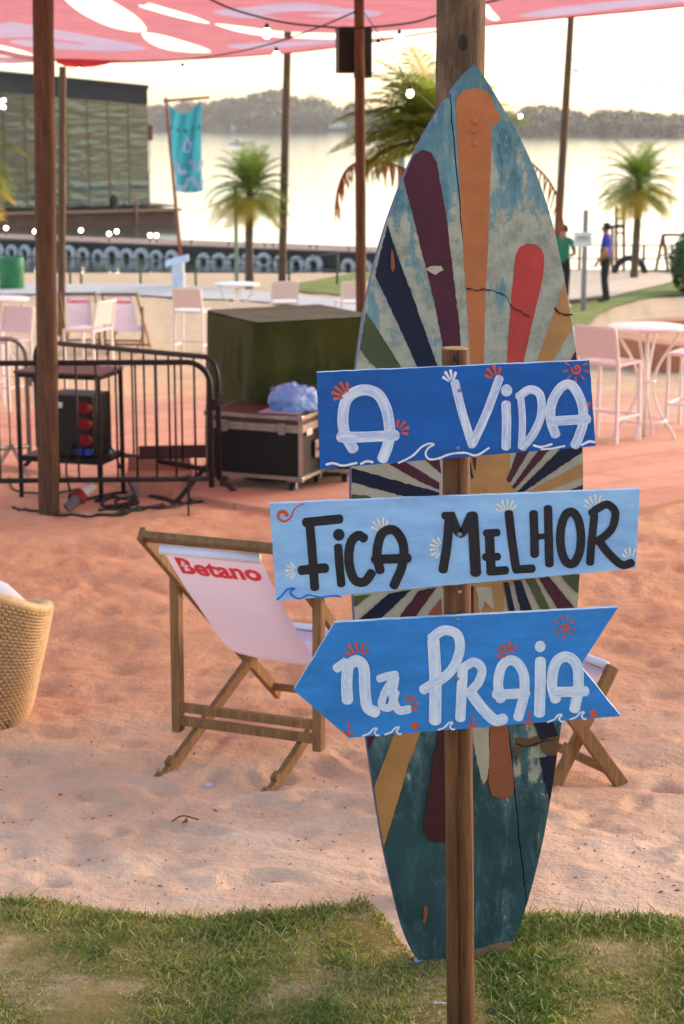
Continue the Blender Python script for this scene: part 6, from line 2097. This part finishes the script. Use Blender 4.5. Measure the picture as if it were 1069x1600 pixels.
# ================================================================== PLAY EQUIPMENT AND LOOSE TYRE
e0 = G(965, 427); ey0 = e0.y
t = thing('climbing_frame', 'brown steel ladder frame with a cross bar by the right shore', 'climbing frame', e0)
def T(mb, a, b, r=.045): return mb.tube([a, b], r, 6)
for x in (963, 975): T(MB(), at(x, 427, ey0), at(x, 322, ey0)).build('upright', M['rust'], t)
T(MB(), at(957, 427, ey0 + .4), at(957, 352, ey0 + .4)).build('upright', M['rust'], t)
for y in (328, 341, 352, 364): T(MB(), at(962, y, ey0), at(976, y, ey0), .03).build('rung', M['rust'], t)
T(MB(), at(948, 354, ey0 - .2), at(976, 354, ey0 - .2), .045).build('cross_bar', M['dark_metal'], t)
e1 = G(1036, 427)
t = thing('swing_frame', 'brown A shaped swing frame in front of the right railing', 'swing', e1)
ey1 = e1.y
for a, b in (((1024, 427), (1036, 367)), ((1044, 424), (1036, 367))): T(MB(), at(*a, ey1), at(*b, ey1)).build('leg', M['rust'], t)
T(MB(), at(1029, 400, ey1), at(1041, 398, ey1), .03).build('brace', M['rust'], t)
T(MB(), at(1035, 367, ey1), at(1140, 367, ey1), .045).build('top_bar', M['rust'], t)
for a, b in (((1128, 427), (1138, 367)), ((1150, 424), (1138, 367))): T(MB(), at(*a, ey1), at(*b, ey1)).build('leg', M['rust'], t)
g = G(977, 430)
half = [g + Vector((.42 * math.cos(th) + .12, 0, .47 * math.sin(th))) for th in [math.pi * k / 12 for k in range(13)]]
tag(MB().tube(half, .085, 8).build('buried_tyre', plain('dark_rubber', C(40, 40, 42), .8, .2, 6), smooth=True), 'dark half buried play tyre beside the right palm trunk', 'tyre')
# ================================================================== PEOPLE
M['skin'] = plain('skin', C(176, 122, 96), .55, .08, 8)
M['hair'] = plain('dark_hair', C(30, 24, 22), .7, .2, 40)
def person(label, loc, rz, J, cols, height=1.72, shin=False):
    """J: joint positions for a 1.72 m figure facing +y"""
    t = thing('person', label, 'person', loc)
    ORG[t] = Vector()
    k = height / 1.72
    seq = [('pelvis', None, .135), ('waist', 'pelvis', .128), ('chest', 'waist', .150), ('upper', 'chest', .115), ('neck', 'upper', .056), ('jaw', 'neck', .072), ('head', 'jaw', .092), ('crown', 'head', .070)]
    for s_ in 'LR':
        seq += [('sh' + s_, 'upper', .066), ('el' + s_, 'sh' + s_, .046), ('wr' + s_, 'el' + s_, .032), ('pa' + s_, 'wr' + s_, .036),
                ('hip' + s_, 'pelvis', .098), ('kn' + s_, 'hip' + s_, .064), ('an' + s_, 'kn' + s_, .042), ('he' + s_, 'an' + s_, .040), ('to' + s_, 'he' + s_, .034)]
    idx = {n: i for i, (n, _, _) in enumerate(seq)}
    me = bpy.data.meshes.new('body')
    me.from_pydata([Vector(J[n]) * k for n, _, _ in seq], [(idx[p], idx[n]) for n, p, _ in seq if p], [])
    ob = bpy.data.objects.new('body', me); COL.objects.link(ob)
    sk = ob.modifiers.new('skin', 'SKIN')
    me.skin_vertices[0]
    for (n, p, r), sv in zip(seq, me.skin_vertices[0].data):
        fx = 1.25 if n in ('pelvis', 'waist', 'chest') else 1.0
        sv.radius = (r * k * (1.12 if n in ('chest', 'waist', 'pelvis') else 1), r * k * (.80 if n in ('pelvis', 'waist', 'chest', 'upper') else 1))
        sv.use_root = n == 'pelvis'
    ob.modifiers.new('sub', 'SUBSURF').levels = 2
    ob.modifiers['sub'].render_levels = 2
    dg = bpy.context.evaluated_depsgraph_get()
    m2 = bpy.data.meshes.new_from_object(ob.evaluated_get(dg))
    bpy.data.objects.remove(ob)
    mats = [M['skin'], cols['shirt'], cols['trousers'], cols['shoe']]
    seg = []
    for n, p, _ in seq:
        if not p: continue
        if n in ('waist', 'chest', 'upper') or n.startswith('sh'): c = 1
        elif n.startswith('el'): c = 1
        elif n.startswith('hip') or n.startswith('kn'): c = 2
        elif n.startswith('an'): c = 3 if False else (0 if shin else 2)
        elif n[:2] in ('he', 'to'): c = 3
        else: c = 0
        seg.append((Vector(J[p]) * k, Vector(J[n]) * k, c, n))
    mb = MB()
    mb.v = [v.co.copy() for v in m2.vertices]
    for f in m2.polygons:
        c = f.center
        best = None
        for a, b, cl, n in seg:
            ab = b - a
            u = max(0, min(1, (c - a).dot(ab) / max(1e-9, ab.length_squared)))
            d = (a + ab * u - c).length
            if best is None or d < best[0]: best = (d, cl, n, u)
        cl = best[1]
        if best[2].startswith('el') and best[3] > .72: cl = 0
        if best[2] == 'waist' and best[3] < .25: cl = 1
        if best[2].startswith('an') and shin: cl = 2 if best[3] < .62 else 0
        mb.f.append(list(f.vertices)); mb.mi.append(cl)
    # fingers, ears and nose belong to the same body mesh
    for s_ in 'LR':
        w, p_ = Vector(J['wr' + s_]) * k, Vector(J['pa' + s_]) * k
        d = (p_ - w).normalized(); sd = d.orthogonal().normalized(); up = d.cross(sd)
        for q in range(4):
            ln = (.075, .085, .08, .062)[q]
            b = p_ + sd * (.027 - .018 * q)
            mb.tube([b, b + d * ln * .55 + up * .006, b + d * ln + up * .022], [.0095, .009, .007], 6, mi=0)
        mb.tube([p_ - d * .02 + sd * .03, p_ + d * .01 + sd * .052, p_ + d * .045 + sd * .056], [.011, .010, .008], 6, mi=0)
    hd = Vector(J['head']) * k; fw = (Vector(J['face']) - Vector(J['head'])).normalized()
    sdv = fw.cross(Vector((0, 0, 1))).normalized()
    for sg in (-1, 1):
        mb.ball(hd + sdv * sg * .084 * k - Vector((0, 0, .02)), .026 * k, 1, (.5, 1, 1.3))
        mb.ball(hd + fw * .080 * k + sdv * sg * .032 * k + Vector((0, 0, .006)), .011 * k, 1)
    mb.ball(hd + fw * .097 * k - Vector((0, 0, .022)), .018 * k, 1, (.8, 1.1, 1.4))
    mb.box(hd + fw * .086 * k - Vector((0, 0, .062 * k)), (.04 * k, .012, .010))
    o = mb.build('body', mats, t, True)
    hc = MB()
    bm = bmesh.new(); bmesh.ops.create_icosphere(bm, subdivisions=3, radius=1)
    for v in bm.verts:
        if v.co.dot(fw) > .35 and v.co.z < .45: v.co *= .75
        if v.co.z < -.55: v.co *= .8
        v.co = Vector((v.co.x * .098 * k, v.co.y * .104 * k, v.co.z * .098 * k)) * (1 + .04 * noise.noise(v.co * 8))
    hc.frombm(bm, hd + Vector((0, 0, .016 * k)) - fw * .018 * k)
    hc.build('hair', M['hair'], t, True)
    t.rotation_euler = (0, 0, rz)
    return t
def pose(**kw):
    J = dict(pelvis=(0, 0, .93), waist=(0, 0, 1.06), chest=(0, .01, 1.24), upper=(0, -.005, 1.40), neck=(0, .005, 1.48), jaw=(0, .03, 1.535), head=(0, .025, 1.61), crown=(0, .01, 1.68), face=(0, .2, 1.61),
             shL=(-.175, 0, 1.385), elL=(-.215, -.02, 1.11), wrL=(-.215, .06, .88), paL=(-.212, .075, .81), shR=(.175, 0, 1.385), elR=(.215, -.02, 1.11), wrR=(.215, .06, .88), paR=(.212, .075, .81),
             hipL=(-.088, 0, .88), knL=(-.095, .02, .49), anL=(-.10, -.015, .095), heL=(-.10, -.02, .045), toL=(-.115, .15, .035), hipR=(.088, 0, .88), knR=(.095, .02, .49), anR=(.10, -.015, .095), heR=(.10, -.02, .045), toR=(.115, .15, .035))
    J.update(kw)
    return J
shG = plain('green_shirt_cloth', C(34, 122, 88), .9, .1, 4); shB = plain('blue_shirt_cloth', C(52, 58, 160), .9, .1, 4)
trB = plain('black_trouser_cloth', C(24, 22, 26), .9, .2, 5); shoe = plain('pale_shoe', C(206, 176, 172), .7); shoeB = plain('black_shoe', C(26, 24, 26), .6)
gp = G(879, 483)
person('person in a green shirt and black trousers standing with folded arms beside the leaning pole', Vector((gp.x - .02, gp.y, gp.z + .05)), math.radians(-20),
       pose(elR=(.245, .05, 1.12), wrR=(.12, .22, 1.06), paR=(.05, .25, 1.06), elL=(-.245, .04, 1.12), wrL=(-.10, .20, 1.03), paL=(-.02, .24, 1.02),
            hipR=(.088, 0, .88), knR=(.11, -.06, .50), anR=(.16, -.20, .11), heR=(.165, -.22, .05), toR=(.21, -.07, .035), knL=(-.08, .05, .49), anL=(-.08, .05, .095), heL=(-.08, .04, .045), toL=(-.09, .21, .035)),
       dict(shirt=shG, trousers=trB, shoe=shoe), 1.72, True)
gp = G(945, 475)
prsn = person('person in a blue shirt and black trousers standing sideways with a green folder', Vector((gp.x, gp.y, gp.z + .05)), math.radians(68),
       pose(elR=(.21, -.06, 1.12), wrR=(.20, .10, .90), paR=(.19, .14, .83), elL=(-.21, -.03, 1.12), wrL=(-.20, .13, .90), paL=(-.19, .17, .83), knR=(.08, .03, .49), anR=(.08, -.05, .095), heR=(.08, -.06, .045), toR=(.09, .11, .035)),
       dict(shirt=shB, trousers=trB, shoe=shoeB), 1.72)
fo = at(940, 398, gp.y - .05)
tag(MB().box(fo, (.03, .22, .34), Matrix.Rotation(math.radians(-20), 3, 'Z'), 0, .003).build('folder', plain('green_folder', C(92, 128, 96), .6)), 'pale green folder held under the arm of the person in blue', 'folder')
# ================================================================== FAR SHORE: HILLS AND WOODS
def ridge(px):
    xs = [-200, 0, 200, 240, 290, 330, 380, 400, 415, 440, 455, 470, 490, 500, 515, 560, 620, 700, 760, 800, 830, 850, 870, 900, 950, 1000, 1069, 1300]
    ys = [165, 160, 168, 164, 156, 154, 150, 139, 133, 140, 150, 152, 148, 150, 160, 163, 168, 172, 182, 172, 167, 163, 170, 176, 172, 178, 182, 178]
    return float(np.interp(px, xs, ys))
def shoreY(px): return float(np.interp(px, [-300, 200, 560, 760, 1069, 1300], [1150, 1090, 960, 700, 640, 620]))
M['hill'] = plain('wooded_hill_ground', C(96, 100, 62), .95, .25, .05)
def hills():
    cols = np.linspace(-350, 1420, 110)
    mb = MB()
    prof_ = [(0, 0.0), (6, .06), (30, .30), (70, .52), (120, .62), (200, .55), (320, .3)]
    for px in cols:
        Y0 = shoreY(px)
        hz = at(px, ridge(px), Y0 + 90).z - WZ
        for d, f in prof_:
            Y = Y0 + d
            x = ray(px, 200).x * Y
            z = WZ - .3 + f * hz + (1.2 * noise.noise(Vector((x * .02, Y * .02, 1))) if d > 6 else 0)
            mb.v.append(Vector((x, Y, z)))
    n = len(prof_)
    for i in range(len(cols) - 1):
        for k in range(n - 1): mb.f.append([i * n + k, (i + 1) * n + k, (i + 1) * n + k + 1, i * n + k + 1]); mb.mi.append(0)
    tag(mb.build('hills', M['hill'], smooth=True), kind='structure')
    # woods: many crowns made of leaf clumps, one mass at this distance
    R = random.Random(11)
    mats = [leafmat('far_foliage_dark', C(62, 60, 40), .15), leafmat('far_foliage_mid', C(88, 82, 54), .15), leafmat('far_foliage_light', C(128, 112, 70), .15)]
    mb = MB()
    for _ in range(620):
        px = R.uniform(-330, 1400)
        if R.random() < .5: px = R.uniform(200, 560) if R.random() < .6 else R.uniform(750, 1090)
        Y0 = shoreY(px)
        d = R.choice([6, 14, 25, 40, 55, 75, 95]) + R.uniform(-5, 8)
        hz = at(px, ridge(px), Y0 + 90).z - WZ
        f = float(np.interp(d, [p[0] for p in prof_], [p[1] for p in prof_]))
        Y = Y0 + d; x = ray(px, 200).x * Y
        room = hz * .40
        rad = R.uniform(.28, .5) * room + 1.2
        c = Vector((x, Y, WZ + f * hz + rad * .75))
        mi = R.choices([0, 1, 2], [5, 4, 1.2])[0]
        nq = 70
        for _q in range(nq):
            dd = Vector((R.gauss(0, 1), R.gauss(0, 1), R.gauss(0, 1))).normalized()
            lump = 1 + .3 * noise.noise(dd * 1.8 + Vector((px, 0, 0)))
            p = c + Vector((dd.x * rad * 1.25, dd.y * rad * 1.25, dd.z * rad)) * lump * R.uniform(.7, 1.0)
            u = Vector((R.gauss(0, 1), R.gauss(0, 1), R.gauss(0, 1))).normalized(); v = u.orthogonal().normalized()
            s_ = rad * R.uniform(.16, .30)
            mb.add([p - u * s_, p + v * s_, p + u * s_, p - v * s_], [(0, 1, 2, 3)], mi)
    tag(mb.build('woods', mats, fixn=False), kind='stuff')
hills()
M['far_white'] = plain('far_white_wall', C(226, 222, 214), .8, .05, 1)
for i, (px, py, w, h, lab) in enumerate([(527, 196, 9, 2.2, 'long white roofed building on the far shore left of the slim pole'), (437, 178, 5, 5, 'white villa half hidden in the trees of the far hill'), (460, 175, 6, 5, 'pale villa among the far trees beside the crooked pole'), (368, 199, 5, 2.5, 'small white boathouse at the far waterline beyond the motorboat')]):
    Y = shoreY(px) + (4 if py > 190 else 40)
    c = at(px, py, Y)
    t = thing('far_house', lab, 'house', c - Vector((0, 0, h / 2)))
    MB().box(c, (w, 6, h)).build('wall', M['far_white'], t)
    MB().prism([c + Vector((-w / 2 - .4, -3.3, h / 2)), c + Vector((w / 2 + .4, -3.3, h / 2)), c + Vector((0, -3.3, h / 2 + 1.6))], (0, 6.6, 0)).build('roof', plain('far_roof_%d' % i, C(190, 170, 158), .8), t)
    for k in range(3): MB().box(c + Vector((-w / 3 + k * w / 3, -3.02, -.1)), (w * .12, .06, h * .35)).build('window', M['dark_wall'], t)
# unseen trees added behind the viewer for the reflections in the mirror wall
def added_treeline():
    R = random.Random(23)
    mb = MB()
    for i in range(40):
        x = -110 + i * 6 + R.uniform(-2, 2); y = -62 + R.uniform(-14, 8)
        hgt = R.uniform(13, 22); rad = hgt * .36
        for _q in range(260):
            dd = Vector((R.gauss(0, 1), R.gauss(0, 1), R.gauss(0, 1))).normalized()
            p = Vector((x, y, hgt * .60)) + Vector((dd.x * rad, dd.y * rad, dd.z * hgt * .42)) * (1 + .3 * noise.noise(dd * 2 + Vector((x, 0, 0)))) * R.uniform(.6, 1)
            u = Vector((R.gauss(0, 1), R.gauss(0, 1), R.gauss(0, 1))).normalized(); v = u.orthogonal().normalized()
            s_ = R.uniform(.6, 1.2)
            mb.add([p - u * s_, p + v * s_ * .7, p + u * s_, p - v * s_ * .7], [(0, 1, 2, 3)])
        mb.tube([(x, y, -.3), (x, y, hgt * .5)], .18, 6)
    tag(mb.build('woods', leafmat('added_tree_foliage', C(70, 88, 44), .2), fixn=False), kind='stuff')
added_treeline()
# ================================================================== HAZE
def haze():
    lo, hi = WZ - 1.6, 34.0
    mb = MB().box((0, 640, (lo + hi) / 2), (3300, 2100, hi - lo))
    m = bpy.data.materials.new('haze_air'); m.use_nodes = True
    nt = m.node_tree; nt.nodes.clear()
    v = nt.nodes.new('ShaderNodeVolumePrincipled')
    v.inputs['Color'].default_value = (.92, .86, .80, 1)
    v.inputs['Density'].default_value = HAZE
    v.inputs['Anisotropy'].default_value = 0.2
    o = nt.nodes.new('ShaderNodeOutputMaterial')
    nt.links.new(v.outputs[0], o.inputs['Volume'])
    h = mb.build('haze', m)
    tag(h, kind='stuff')
HAZE = 0.0003
if HAZE: haze()
